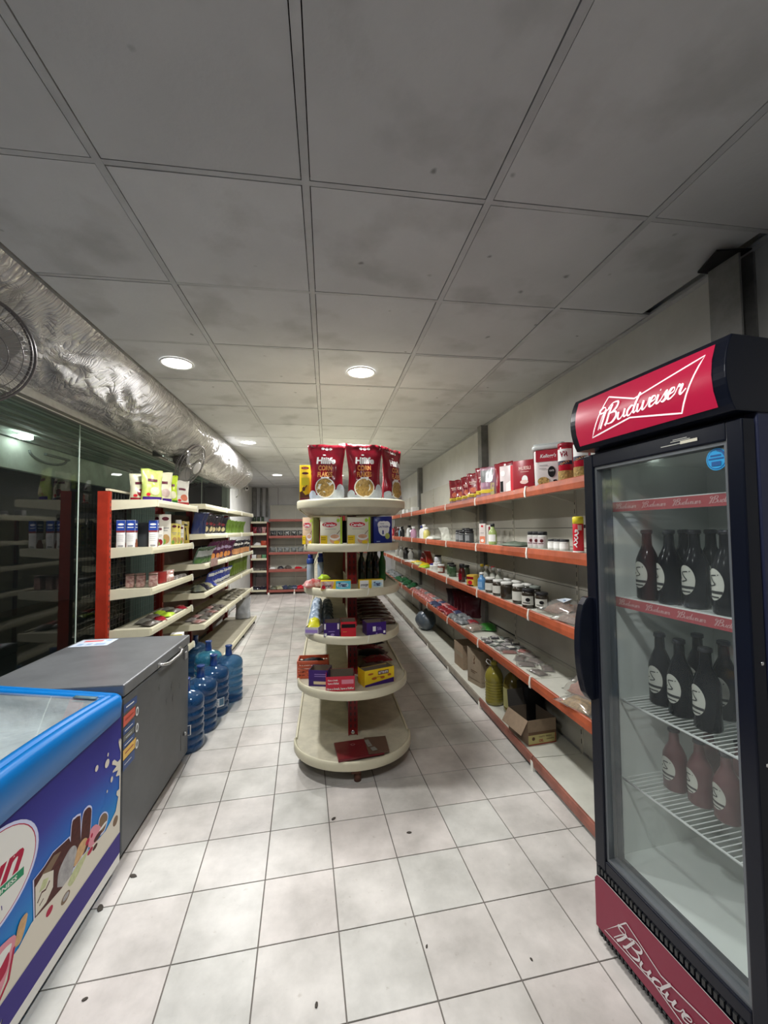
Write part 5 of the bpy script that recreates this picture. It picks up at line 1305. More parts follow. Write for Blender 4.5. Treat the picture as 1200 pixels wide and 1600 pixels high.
MB().rbox(.20, .148, .030, .03, z=.225).rbox(.185, .135, .012, .03, z=.25).build('lid', mat('tub_lid', (.66, .70, .68), .3, coat=.3), tb)
tsh = lambda x: [('rect', 0, -x+.002, .150, x-.002, .222), ('text', 1, "Kellogg's", 0, .182, x*1.25, .030, {'bold': .02, 'shear': .25}), ('ell', 2, x*.25, .085, .022, .034), ('text', 1, 'OATS', x*.25, .092, .026, .010, {}), ('rect', 4, -x*.7, .125, -x*.05, .129), ('rect', 4, -x*.7, .105, -x*.15, .109), ('ell', 3, -x*.4, .03, .034, .026), ('ell', 2, x*.5, .03, .012, .006)]
decal('printed_front', tb, tsh(.075), flat_wrap(-.0655), [mat('ink_crimson', (.42, .01, .03), .4), whit, black, flakes, mat('ink_grey', (0, 0, 0))], step=.0003)
decal('printed_side', tb, tsh(.05), lambda u, v, o: (-.0908-o, -u, v), [mat('ink_crimson', (0, 0, 0)), whit, black, flakes, mat('ink_grey', (0, 0, 0))], step=.0003)
place(tb, 1.385, 2.375, z, RF+.85, 'large white cereal tub with pale lid on the top right shelf', 'cereal tub')
bm = mat('box_crimson', (.30, .012, .025), .35)
o = carton(.175, .08, .21, bm, 'muesli_box'); decal('printed_front', o, [('text', 0, 'MUESLI', 0, .155, .085, .024, {'bold': .02}), ('rect', 0, -.03, .128, .03, .131), ('ell', 1, .0, .075, .022, .030), ('ell', 0, -.005, .06, .030, .014), ('rect', 1, -.04, .012, .05, .016), ('rect', 1, -.085, .001, .085, .006)], flat_wrap(-.04), [mat('ink_blush', (.80, .55, .50), .4), whit], step=.0003)
decal('printed_side', o, [('rect', 0, -.035, .01, .035, .2)], lambda u, v, o_: (.0876+o_, u, v), [mat('ink_darkred', (.10, .005, .01), .4)])
place(o, 1.375, 2.655, z, RF+.65, 'crimson muesli box beside the white tub, top right shelf', 'cereal box')
o = carton(.15, .08, .215, mat('box_whitish', (.66, .58, .58), .3), 'muesli_box'); decal('printed_front', o, [('rect', 1, .02, .001, .074, .213), ('poly', 0, [(-.02, .001), (.02, .001), (.02, .10), (-.02, .08)]), ('rect', 2, -.07, .02, -.045, .10), ('rect', 3, -.075, .001, .075, .014), ('ell', 0, -.045, .16, .018, .022)], flat_wrap(-.04), [whit, pred, black, mat('ink_blush', (0, 0, 0))], step=.0003)
MB().box(-.075, .075, -.04, .04, .2150, .2156).build('top_print', black, o)
place(o, 1.385, 2.925, z, RF+.55, 'white and red cereal box with black top, top right shelf', 'cereal box')
def spouch(w, h, d, m, seed, sh, ms, nm='cereal_pouch', lean=0):
    o, wr = pouch(w, h, d, m, nm, seed, lean)
    if sh: decal('printed_front', o, sh(w, h), wr, ms, step=.0004)
    return o
lilac = mat('ink_lilac', (.42, .22, .32), .4, noise_amt=.3, noise_scale=20); ysh = lambda w, h: [('rect', 0, -w*.46, h*.16, w*.42, h*.27), ('rect', 1, -w*.3, h*.19, w*.2, h*.21), ('rect', 2, -w*.45, h*.012, w*.4, h*.14), ('ell', 3, w*.05, h*.40, w*.25, h*.10), ('rect', 4, -w*.28, h*.66, w*.28, h*.70), ('rect', 4, -w*.2, h*.60, w*.2, h*.63)]
yms = [mat('ink_mustard', (.72, .55, .05), .4), black, mat('ink_mauve', (.35, .22, .26), .4), oran, mat('ink_blush', (0, 0, 0))]
place(spouch(.15, .285, .07, maroon, 21, ysh, yms), 1.385, 3.47, z, RF+.95, 'tall maroon pouch with bright yellow band, fifth along the top right shelf', 'cereal pouch')
lp_, wr = pouch(.16, .27, .07, mat('pouch_silverlilac', (.38, .22, .28), .3, coat=.3), 'cereal_pouch', 22); decal('printed_front', lp_, [('rect', 3, -.07, .14, .04, .245), ('rect', 0, -.07, .045, .05, .075), ('rect', 1, -.075, .09, .07, .135), ('rect', 2, .025, .02, .055, .13)], wr, [yms[0], lilac, mat('ink_straw', (.55, .48, .22), .5), mat('ink_silver', (.30, .31, .32), .3, metal=.5)], step=.0004)
place(lp_, 1.375, 3.33, z, RF+.8, 'lilac and silver pouch between the maroon pouch and white box', 'cereal pouch')
place(spouch(.17, .275, .08, maroon, 23, None, None, lean=-.05), 1.43, 3.14, z, RF+.6, 'slumped plain maroon pouch behind the lilac pouch', 'cereal pouch')
for q, (y, h) in enumerate([(3.70, .265), (3.87, .25), (4.05, .245), (4.27, .265)]):
    place(spouch(.13, h, .06, maroon, 30+q, ysh, yms, lean=-.03), 1.375, y, z, RF+.85, 'small maroon pouch with mustard band, %s of four nearest the column' % ORD[q], 'cereal pouch', 'small maroon pouches on the top right shelf')
for q, (y, h) in enumerate([(6.9, .12), (7.3, .10), (7.7, .13)]):
    place(carton(.12, .10, h, whit, 'white_box'), 1.50, y, z, .1, 'white box at the far end of the top right shelf, %s' % ORD[q], 'box', 'white boxes on the far top shelf')

# ================= right wall, second shelf
z = 1.403
o = MB().lathe([(.026, 0), (.029, .004), (.029, .165), (.027, .17)], 22).build('spray_can', pred); MB().lathe([(.0297, .165), (.0297, .200), (.024, .207)], 20).build('cap', mat('cap_lemon', (.85, .72, .04), .35), o)
decal('printed_label', o, [('rect', 1, -.03, .165, -.03, .166), ('text', 0, 'AXAR', -.006, .085, .110, .022, {'bold': .04, 'rot': 1.45}), ('rect', 0, -.035, .002, .035, .010), ('rect', 2, .004, .128, .024, .158)], cyl_wrap(.0292), [whit, yel, mat('ink_blush', (0, 0, 0))])
place(o, 1.43, 2.18, z, RF+.8, 'tall red can with yellow cap, nearest the fridge on second right shelf', 'can')
o = MB().lathe([(.022, 0), (.024, .004), (.024, .185), (.02, .19)], 18).build('tin', mat('tin_plum', (.20, .03, .06), .35)); place(o, 1.52, 2.20, z, RF, 'slim plum tin behind the tall red can', 'tin')
o = jar(.035, .095, mat('tin_yellowwhite', (.70, .70, .62), .35), mat('cap_lemon', (0, 0, 0)), mat('ink_black', (0, 0, 0)), 'short_tin'); place(o, 1.46, 2.08, z, RF+.7, 'short white and yellow tin beside the tall red can', 'tin')
for q, y in enumerate([2.40, 2.47, 2.54]):
    o = jar(.030, .070, mat('pale_jar', (.60, .59, .56), .4), lid_b, whit, 'spread_jar', .028); place(o, 1.48, y, z, RF+.6, 'low black-lidded jar in the row of three by the red can, %s from it' % ORD[q], 'jar', 'low black-lidded jars')
for q, (x, y) in enumerate([(1.50, 2.70), (1.50, 2.775), (1.50, 2.85)]):
    o = jar(.033, .118, mat('pale_jar', (0, 0, 0)), lid_b, mat('label_pinkish', (.62, .55, .56), .4), 'spread_jar', .030, ink=mat('ink_darkred', (0, 0, 0))); place(o, x, y, z, RF+.6, 'pale labelled jar with black lid mid second right shelf, %s from the near side' % ORD[q], 'jar', 'pale black-lidded jars')
o, _ = packet(.16, .30, .035, mat('bag_greygreen', (.16, .20, .15), .5, noise_amt=.3, noise_scale=15), 9, 'crumpled_bag'); place(o, 1.50, 3.10, z, .2, 'crumpled grey-green bag lying behind the pale jars', 'bag')
o = bottle(.036, .185, mat('green_lotion', (.36, .46, .16), .25, coat=.4), lid_b, 'lotion_bottle', whit, .42, .13); place(o, 1.46, 3.48, z, RF+.7, 'green bottle with black cap on the second right shelf', 'bottle')
o = carton(.066, .05, .19, mat('box_blushwhite', (.74, .66, .62), .4), 'slim_box'); decal('printed_front', o, [('ell', 0, 0, .165, .012, .010), ('rect', 1, -.025, .004, .03, .07), ('ell', 2, .0, .03, .016, .014), ('rect', 3, -.018, .10, .018, .103)], flat_wrap(-.025), [pred, mat('ink_salmon', (.75, .25, .14), .4), whit, mat('ink_grey', (0, 0, 0))]); place(o, 1.47, 3.72, z, RF+.7, 'slim white and salmon box left of the green bottle', 'box')
o = carton(.06, .05, .175, mat('box_palegrey', (.58, .56, .52), .4), 'slim_box'); decal('printed_front', o, [('rect', 0, -.006, .09, .01, .16)], flat_wrap(-.025), [maroon]); place(o, 1.49, 3.60, z, RF+.7, 'slim pale box with maroon stripe beside the green bottle', 'box')
for q, (x, y, h) in enumerate([(1.44, 4.02, .12), (1.47, 4.12, .14), (1.44, 4.22, .12), (1.50, 4.30, .15), (1.46, 4.40, .13)]):
    o = jar(.045, h, mat('jar_dark', (.06, .065, .07), .2, coat=.5), lid_b, None if q % 2 else mat('ink_greylabel', (.25, .26, .27), .5), 'dark_jar', .022); place(o, x, y, z, RF, 'squat black jar in the dark cluster on second right shelf, %s from near side' % ORD[q], 'jar', 'squat black jars')
o = spouch(.17, .16, .04, mat('pack_offwhite', (.68, .69, .62), .4, noise_amt=.2), 41, None, None, 'white_pouch', -.35); place(o, 1.50, 5.05, z, RF+.5, 'white pouch leaning back beyond the black jars', 'pouch')
o, _ = packet(.15, .30, .05, mat('pack_offwhite', (0, 0, 0)), 17, 'white_packet'); place(o, 1.44, 5.45, z, .1, 'white packet lying flat beyond the leaning pouch', 'packet')
FARC = [('yellow', mat('liq_yellow', (.66, .60, .20), .35), whit), ('white', whit, whit), ('white', whit, navy), ('magenta-white', mat('mag', (.62, .35, .50), .4), whit), ('silver', steel, lid_b), ('white', whit, lid_b), ('black', lid_b, lid_b), ('pale blue', mat('paleblue', (.25, .48, .60), .35), whit)]
for q, (nm, c, cp) in enumerate(FARC):
    y = 5.75+.30*q+(.15 if q > 4 else 0); o = bottle(.05, .17+.03*((q*3) % 4)/2, c, cp, 'toiletry_bottle', None, .5, .2); place(o, 1.42+.04*(q % 3), y, z, RF, '%s toiletry bottle on the far second right shelf, %s of the row' % (nm, ORD[q]), 'bottle', 'toiletry bottles on the far shelf')
for q in range(3):
    o = spouch(.16, .20-.03*q, .06, [dbrown, maroon, mat('wrap_red_white', (0, 0, 0))][q], 50+q, None, None, 'far_pouch'); place(o, 1.42, 8.3+.22*q, z, RF+.6, '%s pouch at the very end of the second right shelf' % ['brown', 'maroon', 'red-white'][q], 'pouch')

# ================= right wall, third shelf
z = 1.003
plab = mat('label_offwhite', (.62, .62, .56), .5); pink_lab = mat('ink_black', (0, 0, 0))
J = [(1.42, 2.585, .042, .115, lid_b, 'dark jar nearest the bread bags on the third right shelf'), (1.365, 2.665, .043, .130, lid_b, 'black-lidded dark jar with white label, third right shelf'),
     (1.455, 2.74, .040, .135, mat('lid_greygreen', (.22, .25, .22), .4), 'dark jar with grey-green lid behind the black-lidded jar'),
     (1.375, 2.83, .044, .138, lid_w, 'white-lidded jar with plain label, near group on the third right shelf'), (1.465, 2.87, .044, .135, lid_w, 'white-lidded jar behind the plain-labelled jar'),
     (1.375, 3.03, .047, .130, lid_w, 'nut-filled white-lidded jar in the middle of the jar row'), (1.475, 3.05, .047, .135, lid_w, 'white-lidded jar behind the nut-filled jar'),
     (1.375, 3.19, .044, .128, lid_w, 'white-lidded jar with pale label left of the nut-filled jar'), (1.485, 3.23, .044, .13, lid_w, 'white-lidded jar at the back, fourth of the back row'),
     (1.380, 3.36, .044, .128, lid_w, 'white-lidded jar beside the blue water bottle')]
for q, (x, y, r, h, ld, lab) in enumerate(J):
    place(jar(r, h, clear_jar, ld, plab if q != 5 else None, 'storage_jar', .018, ink=black if q in (0, 1) else None), x, y, z, RF+.75, lab, 'jar', 'jars on the third right shelf')
o = bottle(.036, .15, mat('water_blue', (.10, .28, .55), .15, coat=.5), whit, 'small_bottle', mat('wb_label', (.25, .45, .7), .4), .4); place(o, 1.37, 3.53, z, RF, 'small blue water bottle between jars and yellow box', 'bottle')
for q, (y, c) in enumerate([(3.56, pred), (3.70, yel), (3.83, yel), (3.62, whit), (3.45, whit), (3.33, whit)]):
    o = bottle(.032, .19, mat('clear_bottle', (.42, .43, .38), .15, coat=.5), c, 'small_bottle', None, .42, .13); place(o, 1.53 if q < 3 else 1.49, y+.10, z, RF, '%s-capped clear bottle at the back behind the jars, %s' % (['red', 'yellow', 'yellow', 'white', 'white', 'white'][q], ORD[q]), 'bottle', 'clear capped bottles behind the jars')
o = carton(.08, .09, .105, mat('box_yelred', (.66, .42, .06), .4), 'spice_box'); decal('printed_front', o, [('rect', 1, -.038, .065, .038, .090), ('ell', 0, 0, .035, .025, .02), ('rect', 2, -.038, .002, .038, .014)], flat_wrap(-.045), [pred, maroon, black]); place(o, 1.375, 3.77, z, RF+.6, 'small yellow and dark red spice box, third right shelf', 'box')
o = bottle(.036, .185, mat('sauce_dark', (.06, .008, .008), .2, coat=.5), lid_b, 'sauce_bottle', maroon, .6, .2); place(o, 1.365, 4.06, z, RF, 'dark red sauce bottle with black lid, third right shelf', 'bottle')
for q, (x, y, r, h, c, ld, nm) in enumerate([(1.48, 4.28, .045, .15, mat('jar_olive', (.05, .06, .03), .2, coat=.5), lid_b, 'black-lidded olive jar'), (1.42, 4.55, .045, .135, mat('jar_green', (.05, .10, .05), .2, coat=.5), lid_b, 'green jar'), (1.46, 4.75, .045, .14, mat('jar_green', (0, 0, 0)), lid_b, 'rear green jar'),
        (1.40, 4.95, .045, .105, mat('jar_rust', (.22, .05, .03), .3), whit, 'rust-red jar'), (1.40, 5.15, .05, .11, whit, whit, 'white jar with dark print'), (1.47, 5.35, .05, .195, mat('jar_bluewhite', (.60, .62, .66), .35), lid_b, 'tall white jar with blue band'), (1.39, 5.32, .04, .085, whit, navy, 'small white tub')]):
    place(jar(r, h, c, ld, None if q < 3 else plab, 'food_jar', .02, ink=navy if q == 5 else None), x, y, z, RF+.6, '%s on the third right shelf beyond the sauce bottle' % nm, 'jar')
for q in range(5):
    c = [lgreen, yel, mat('pack_limewhite', (.60, .65, .30), .4), yel, whit][q]; o, _ = packet(.13, .28, .035, c, 60+q); place(o, 1.40+.03*(q % 2), 5.7+.24*q, z+.004*(q % 2), .4*(q-2), '%s flat packet in the yellow-green pile, third right shelf, %s' % (['lime', 'yellow', 'pale lime', 'yellow', 'white'][q], ORD[q]), 'packet', 'yellow-green packets')
for q in range(2):
    o = spouch(.20, .22-.06*q, .07, mat('pouch_deepred', (.22, .015, .015), .3, coat=.3), 70+q, None, None, 'red_pouch', -.3+.5*q); place(o, 1.53, 6.0+.45*q, z, RF+.3, '%s deep red pouch above the yellow-green packets' % ['taller', 'shorter'][q], 'pouch')
for q in range(7):
    c = [whit, lid_b, lid_b, lid_b, steel, whit, steel][q]; o = bottle(.05, .20, mat('far_dark', (.03, .03, .03), .3) if q in (1, 2, 3) else mat('far_clear', (.45, .45, .42), .2, coat=.4), c, 'far_bottle', None, .5, .15); place(o, 1.43+.05*(q % 2), 6.95+.22*q, z, RF, '%s bottle at the far end of the third right shelf, %s' % ('black' if q in (1, 2, 3) else 'clear', ORD[q]), 'bottle', 'bottles at the far third shelf')
# bread / dried food bags
def food_bag(w, l, t, c, seed, name='food_bag', sticker=False):
    o, wr = packet(w*.80, l*.72, t*.85, c, seed, name, .02)
    p2, wr2 = packet(w, l, t, clearp, seed+.5, 'clear_wrap', .10); p2.parent = o; p2.location = (0, 0, .001)
    if sticker: decal('paper_label', o, [('poly', 0, [(-.05, -.03), (.02, -.04), (.03, .02), (-.04, .03)]), ('rect', 1, -.03, -.02, .01, -.01)], lambda u, v, off: (u, v, wr2(u, v, off)[2]+.004), [mat('lab_bluewhite', (.62, .68, .74), .5), mat('lab_blue', (.2, .32, .5), .5)])
    return o
bread = mat('dried_brown', (.26, .13, .08), .7, noise_amt=.5, noise_scale=45, bump=.8, bump_scale=60)
place(food_bag(.20, .30, .085, bread, 80, sticker=True), 1.47, 2.40, z, .35, 'clear bag of brown dried food with blue-white label beside the jars', 'food bag')
place(food_bag(.16, .26, .060, mat('dried_pinkbrown', (.30, .19, .15), .7, noise_amt=.5, noise_scale=45, bump=.8, bump_scale=60), 81), 1.39, 2.16, z, .2, 'clear bag of pinkish dried food nearest the fridge, third right shelf', 'food bag')

# ================= right wall, fourth shelf
z = .573
place(food_bag(.16, .20, .10, mat('dried_pink', (.42, .20, .15), .7, noise_amt=.3, noise_scale=40, bump=.6), 82), 1.47, 2.22, z, .3, 'clear bag of pink lentils beside the fridge, fourth right shelf', 'food bag')
place(food_bag(.15, .26, .055, mat('noodle_gold', (.52, .33, .13), .6, noise_amt=.5, noise_scale=55, bump=.9, bump_scale=80), 83), 1.355, 2.08, z, .25, 'clear bag of golden noodles at the front edge, fourth right shelf', 'food bag')
spice = mat('spice_brown', (.17, .12, .10), .7, noise_amt=.5, noise_scale=50)
for q, (x, y, a) in enumerate([(1.40, 2.62, .2), (1.50, 2.68, -.4), (1.40, 2.78, 1.2), (1.49, 2.84, .5), (1.42, 2.92, -.6), (1.52, 2.97, .3)]):
    place(food_bag(.085, .15, .022, spice, 90+q, 'spice_sachet'), x, y, z, a, 'grey-brown spice sachet in the loose near group, %s from the fridge' % ORD[q], 'sachet', 'loose spice sachets')
place(food_bag(.08, .12, .02, mat('spice_red', (.35, .04, .03), .6), 97, 'spice_sachet'), 1.53, 3.08, z, .4, 'red spice sachet among the brown ones, near the back', 'sachet')
place(food_bag(.08, .15, .02, mat('spice_rust', (.28, .06, .04), .6), 98, 'spice_sachet'), 1.41, 3.08, z, 1.3, 'rust-red spice sachet in front of the square packets', 'sachet')
q = 0
for r_ in range(4):
    for c_ in range(3):
        x = 1.37+.088*c_+random.uniform(-.01, .01); y = 3.17+.105*r_+random.uniform(-.015, .015)
        dk = [mat('sq_grey', (.30, .28, .27), .5, noise_amt=.3, noise_scale=30), mat('sq_dark', (.06, .06, .065), .4), mat('sq_green', (.12, .14, .12), .5)][(r_*2+c_) % 3]
        o, wr = packet(.075, .085, .016, dk, 100+q); decal('printed_label', o, [('rect', 0, -.025, -.028, .025, .026)], wr, [plab if (r_+c_) % 2 else mat('sq_lab', (.36, .34, .33), .5)])
        place(o, x, y, z+.004, random.uniform(-.5, .5), 'small square labelled packet, row %s from the near side, %s from the front edge' % (ORD[r_], ORD[c_]), 'packet', 'small square packets'); q += 1
place(food_bag(.20, .20, .06, mat('pasta_tan', (.46, .34, .24), .7, noise_amt=.5, noise_scale=40, bump=.6), 84), 1.40, 3.82, z, .3, 'tan pasta bag beside the green bag, fourth right shelf', 'food bag')
o, _ = packet(.16, .24, .05, mat('bag_brightgreen', (.05, .30, .04), .35, noise_amt=.5, noise_scale=15), 85, 'green_bag'); place(o, 1.54, 3.84, z, -.4, 'bright green bag behind the tan pasta bag', 'bag')
PC = [('silver-white', mat('pk_silver', (.36, .38, .38), .35, noise_amt=.5, noise_scale=25, col2=(.08, .09, .10))), ('red', mat('pk_red', (.42, .04, .04), .35, noise_amt=.4, noise_scale=25, col2=(.12, .01, .02))), ('navy', mat('pk_navy', (.05, .06, .12), .35)), ('red-white', mat('pk_redwhite', (.52, .40, .36), .4, noise_amt=.6, noise_scale=25, col2=(.40, .03, .03)))]
q = 0
for r_ in range(16):
    y = 4.08+.16*r_
    ci = 0 if r_ < 3 else (1 if r_ in (3, 4, 5) else (2 if r_ in (6, 7) else 3))
    for c_ in range(2):
        cc = PC[(ci+(1 if (c_ and r_ % 3 == 0) else 0)) % 4]
        o, _ = packet(.11, .15, .035, cc[1], 120+q); place(o, 1.37+.105*c_, y+random.uniform(-.02, .02), z+.003, random.uniform(-.4, .4), '%s packet, %s of the %s line on the fourth right shelf, beyond the green bag' % (cc[0], ORD[r_], ['front', 'back'][c_]), 'packet', 'packets along the fourth right shelf'); q += 1
for q in range(6):
    o = spouch(.20, .235, .05, mat('pouch_wine', (.09, .01, .02), .3, coat=.3) if q < 4 else mat('pouch_darkgrey', (.04, .04, .05), .3, coat=.3), 140+q, None, None, 'standing_pouch', -.12); place(o, 1.58, 4.35+.13*q, z, RF+.9, '%s standing pouch against the back panel, %s from the near end' % ('wine-red' if q < 4 else 'black', ORD[q]), 'pouch', 'standing pouches on the fourth right shelf')
for q in range(7):
    o, _ = packet(.13, .26, .05, mat('pk_green', (.03, .16, .06), .35, noise_amt=.5, noise_scale=18), 150+q); place(o, 1.38+.09*(q % 2), 6.75+.20*q, z+.004, random.uniform(-.4, .4), 'green packet on the far fourth right shelf, %s from the near side' % ORD[q], 'packet', 'green packets on the far shelf')
for q in range(6):
    o, _ = packet(.13, .26, .05, PC[0][1], 160+q); place(o, 1.38+.09*(q % 2), 8.25+.22*q, z+.004, random.uniform(-.4, .4), 'white-silver packet at the far end of the fourth right shelf, %s' % ORD[q], 'packet', 'silver packets on the far shelf')

# ================= right wall, base deck
z = .077
oil = mat('oil_yellow', (.27, .235, .04), .12, coat=.7)
def oil_jug(m, h=.345):
    r = .076; p = [(r*.8, 0), (r, .008)]
    for k in range(7): zz = .05+k*.022; p += [(r, zz-.006), (r-.004, zz), (r, zz+.006)]
    p += [(r, .21), (r*.97, .235), (r*.75, .275), (r*.40, .305), (r*.30, .312), (r*.30, .322)]
    o = MB().lathe(p, 26).build('oil_jug', m)
    MB().lathe([(r*.36, .318), (r*.36, h-.004), (r*.32, h)], 16).build('cap', mat('oil_cap', (.45, .40, .06), .35), o)
    MB().tube([(-.02, 0, .312), (-.055, 0, .33), (-.075, 0, .355), (-.062, 0, .372), (-.035, 0, .355), (-.022, 0, .33)], .004, 6).build('handle', whit, o)
    return o
place(oil_jug(oil), 1.395, 3.36, z, .2, 'yellow cooking oil jug with ribbed body, front on the right base deck', 'oil jug')
o = oil_jug(mat('oil_dark', (.13, .10, .02), .15, coat=.6)); place(o, 1.475, 3.17, z, 1.2, 'darker oil jug behind the yellow one, in shelf shadow', 'oil jug')
decal('printed_label', o, [('rect', 0, -.05, .05, .03, .20)], lambda u, v, off: ((.0765+off)*sin(u/.0765-1.35-1.2), -(.0765+off)*cos(u/.0765-1.35-1.2), v), [mat('lab_olive', (.40, .38, .16), .5)])
oc = open_box(.22, .24, .165, cardb, name='open_carton', sh=[('rect', 0, -.108, .003, .108, .068), ('rect', 1, -.108, .066, .108, .085), ('rect', 3, -.108, 0, .108, .007), ('ell', 2, -.07, .042, .012, .012), ('text', 2, 'TASTY FRESH', .02, .050, .10, .010, {}), ('text', 3, 'OIL', -.01, .026, .035, .018, {'bold': .02}), ('rect', 2, .03, .03, .09, .033), ('rect', 3, .098, .003, .104, .068)],
      mats=[mat('carton_yellow', (.55, .48, .20), .6), mat('carton_brownband', (.16, .09, .05), .6), mat('carton_ink', (.12, .06, .03), .6), mat('carton_red', (.40, .05, .03), .6)])
MB().hexa([(-.11, -.12, .165), (-.108, -.12, .165), (-.108, .12, .165), (-.11, .12, .165)], [(-.165, -.12, .075), (-.163, -.12, .074), (-.163, .12, .074), (-.165, .12, .075)]).build('side_flap', cardb, oc)
MB().hexa([(-.11, .118, .165), (.11, .118, .165), (.11, .12, .165), (-.11, .12, .165)], [(-.10, .15, .275), (.10, .15, .275), (.10, .152, .275), (-.10, .152, .275)]).build('back_flap', mat('flap_dark', (.05, .045, .04), .8), oc)
MB().hexa([(.108, -.12, .165), (.11, -.12, .165), (.11, .12, .165), (.108, .12, .165)], [(.150, -.11, .10), (.152, -.11, .10), (.152, .11, .10), (.150, .11, .10)]).build('side_flap', mat('flap_dark', (0, 0, 0)), oc)
place(oc, 1.435, 2.80, z, .12, 'open cardboard box with yellow printed band, on the right base deck', 'cardboard box')
bk = MB().rbox(.17, .15, .30, .03).build('black_bin', black); place(bk, 1.53, 2.99, z, 0, 'black bin behind the open cardboard box', 'bin')
c1 = carton(.135, .22, .33, mat('carton_tan', (.34, .27, .19), .75, noise_amt=.15, noise_scale=20), 'cardboard_carton'); sw = lambda u, v, o_: (u, -.11-o_, v)
decal('printed_front', c1, [('line', 0, cat2([(.0, .27), (.018, .25), (.0, .225), (.012, .20), (-.012, .195)]), .010), ('rect', 0, -.03, .12, .035, .126), ('rect', 0, -.03, .105, .02, .110), ('line', 0, [(-.06, .045), (.06, .045)], .003)], sw, [mat('carton_ink', (0, 0, 0))])
decal('printed_side', c1, [('line', 0, cat2([(.0, .27), (.018, .25), (.0, .225), (.012, .20), (-.012, .195)]), .010), ('rect', 0, -.05, .12, .05, .126), ('rect', 0, -.05, .105, .02, .110), ('line', 0, [(-.10, .045), (.10, .045)], .003)], lambda u, v, o_: (-.0678-o_, -u, v), [mat('carton_ink', (0, 0, 0))])
place(c1, 1.44, 3.80, z, .25, 'tall brown carton with printed mark beside the oil jug', 'cardboard box')
c2_ = carton(.16, .25, .25, cardb, 'cardboard_carton'); MB().box(-.0808, -.0802, -.125, .125, .12, .16).build('tape', mat('tape', (.30, .24, .16), .3), c2_); place(c2_, 1.47, 4.30, z, .05, 'lower brown carton behind the tall printed carton', 'cardboard box')
rings = []
for k in range(11):
    t = k/10; r = .150*sin(pi*min(t*.86+.10, 1))**.7*(1.0 if t < .9 else .4)
    rings.append([(r*cos(a)*(1+.12*noise.noise(Vector((cos(a)*2, sin(a)*2, t*3)))), r*1.25*sin(a)*(1+.12*noise.noise(Vector((cos(a)*2, sin(a)*2, t*3)))), .30*t) for a in [2*pi*i/24 for i in range(24)]])
bg = MB().loft(rings, 0).build('plastic_sack', mat('sack_blue', (.05, .08, .12), .3, coat=.4, noise_amt=.5, noise_scale=8, col2=(.14, .16, .17))); place(bg, 1.44, 5.95, z, 0, 'bulging dark blue-grey plastic sack on the far right base deck', 'sack')

# ================= left near bay
z = 1.422
def milkbox():
    o = carton(.062, .062, .218, whit, 'milk_carton')
    for nm, wr in (('printed_front', flat_wrap(-.031)), ('printed_side', lambda u, v, o_: (-.031-o_, -u, v)), ('printed_side', lambda u, v, o_: (.031+o_, u, v))):
        decal(nm, o, [('rect', 0, -.0305, .135, .0305, .217), ('ell', 1, 0, .185, .022, .008), ('rect', 3, -.0305, .122, .0305, .136), ('rect', 1, -.022, .158, .02, .164)]+([('rect', 4, -.024, .10, .02, .102), ('rect', 4, -.024, .085, .022, .087), ('rect', 4, -.024, .07, .018, .072), ('rect', 4, -.024, .055, .022, .057), ('rect', 4, -.018, .01, .018, .022)] if nm == 'printed_front' else [('rect', 5, -.03, .002, .03, .04), ('ell', 5, 0, .05, .02, .02)]), wr, [mat('milk_blue', (.02, .06, .32), .35), whit, pred, mat('ink_redbrown', (.25, .04, .04), .4), mat('ink_grey', (0, 0, 0)), mat('ink_choc', (.30, .10, .05), .4)], step=.0003)
    return o
mk = milkbox()
put(mk, (-1.415, 3.10+.42, z), .15, 'blue and white milk carton at the near end of the wire-backed bay', 'carton', 'blue and white milk cartons')
mk.location = (-1.605, 3.50, z); mk['label'] = 'blue and white milk carton nearest the bright red post'
put(mk, (-1.532, 3.50, z), .12, 'blue and white milk carton second from the red post', 'carton', 'blue and white milk cartons')
dk = MB().rbox(.09, .08, .20, .01).build('dark_carton', mat('carton_darkgrey', (.04, .045, .05), .5)); place(dk, -1.48, 3.62, z, 0, 'dark grey carton behind the pair of milk cartons', 'carton')
put(mk, (-1.385, 3.54, z), .2, 'blue and white milk carton standing apart at the shelf corner', 'carton', 'blue and white milk cartons')
def drinkbox(w, h, c, seed, fr=oran):
    o = carton(w, .06, h, c, 'food_box')
    for nm, wr in (('printed_front', flat_wrap(-.03)), ('printed_side', lambda u, v, o_: (-w/2-o_, -u*.7, v))):
        decal(nm, o, [('ell', 0, -.0, h*.86, w*.30, h*.06), ('ell', 2, w*.05, h*.22, w*.32, h*.15), ('ell', 3, -w*.15, h*.14, w*.2, h*.09), ('rect', 1, -w*.3, h*.55, w*.3, h*.58), ('rect', 1, -w*.2, h*.48, w*.2, h*.50)], wr, [mat('ink_maroon', (0, 0, 0)), mat('ink_grey', (0, 0, 0)), fr, mat('ink_leaf', (.15, .3, .05), .4)], step=.0003)
    return o
tan = mat('print_cereal', (.55, .33, .12), .5, noise_amt=.4, noise_scale=50)
L_ = [(3.67, .075, .17, mat('pack_palewhite', (.70, .68, .62), .4), maroon, 'small white box with dark fruit print left of the tall cereal box'),
      (3.79, .115, .275, mat('pack_warmwhite', (.72, .69, .60), .4), tan, 'tall pale cereal box, tallest on the wire-backed bay'),
      (4.00, .08, .20, mat('pack_yellowtan', (.66, .56, .14), .4), tan, 'yellow cereal box right of the tall pale box'),
      (4.10, .06, .195, mat('pack_yellow2', (.70, .60, .10), .4), tan, 'second narrower yellow box beside the first'),
      (4.20, .05, .185, mat('pack_palewhite', (0, 0, 0)), tan, 'narrow white box between yellow box and gold pouch')]
for y, w, h, c, fr, lab in L_: place(drinkbox(w, h, c, 1, fr), -1.41, y, z, LF-.55, lab, 'box')
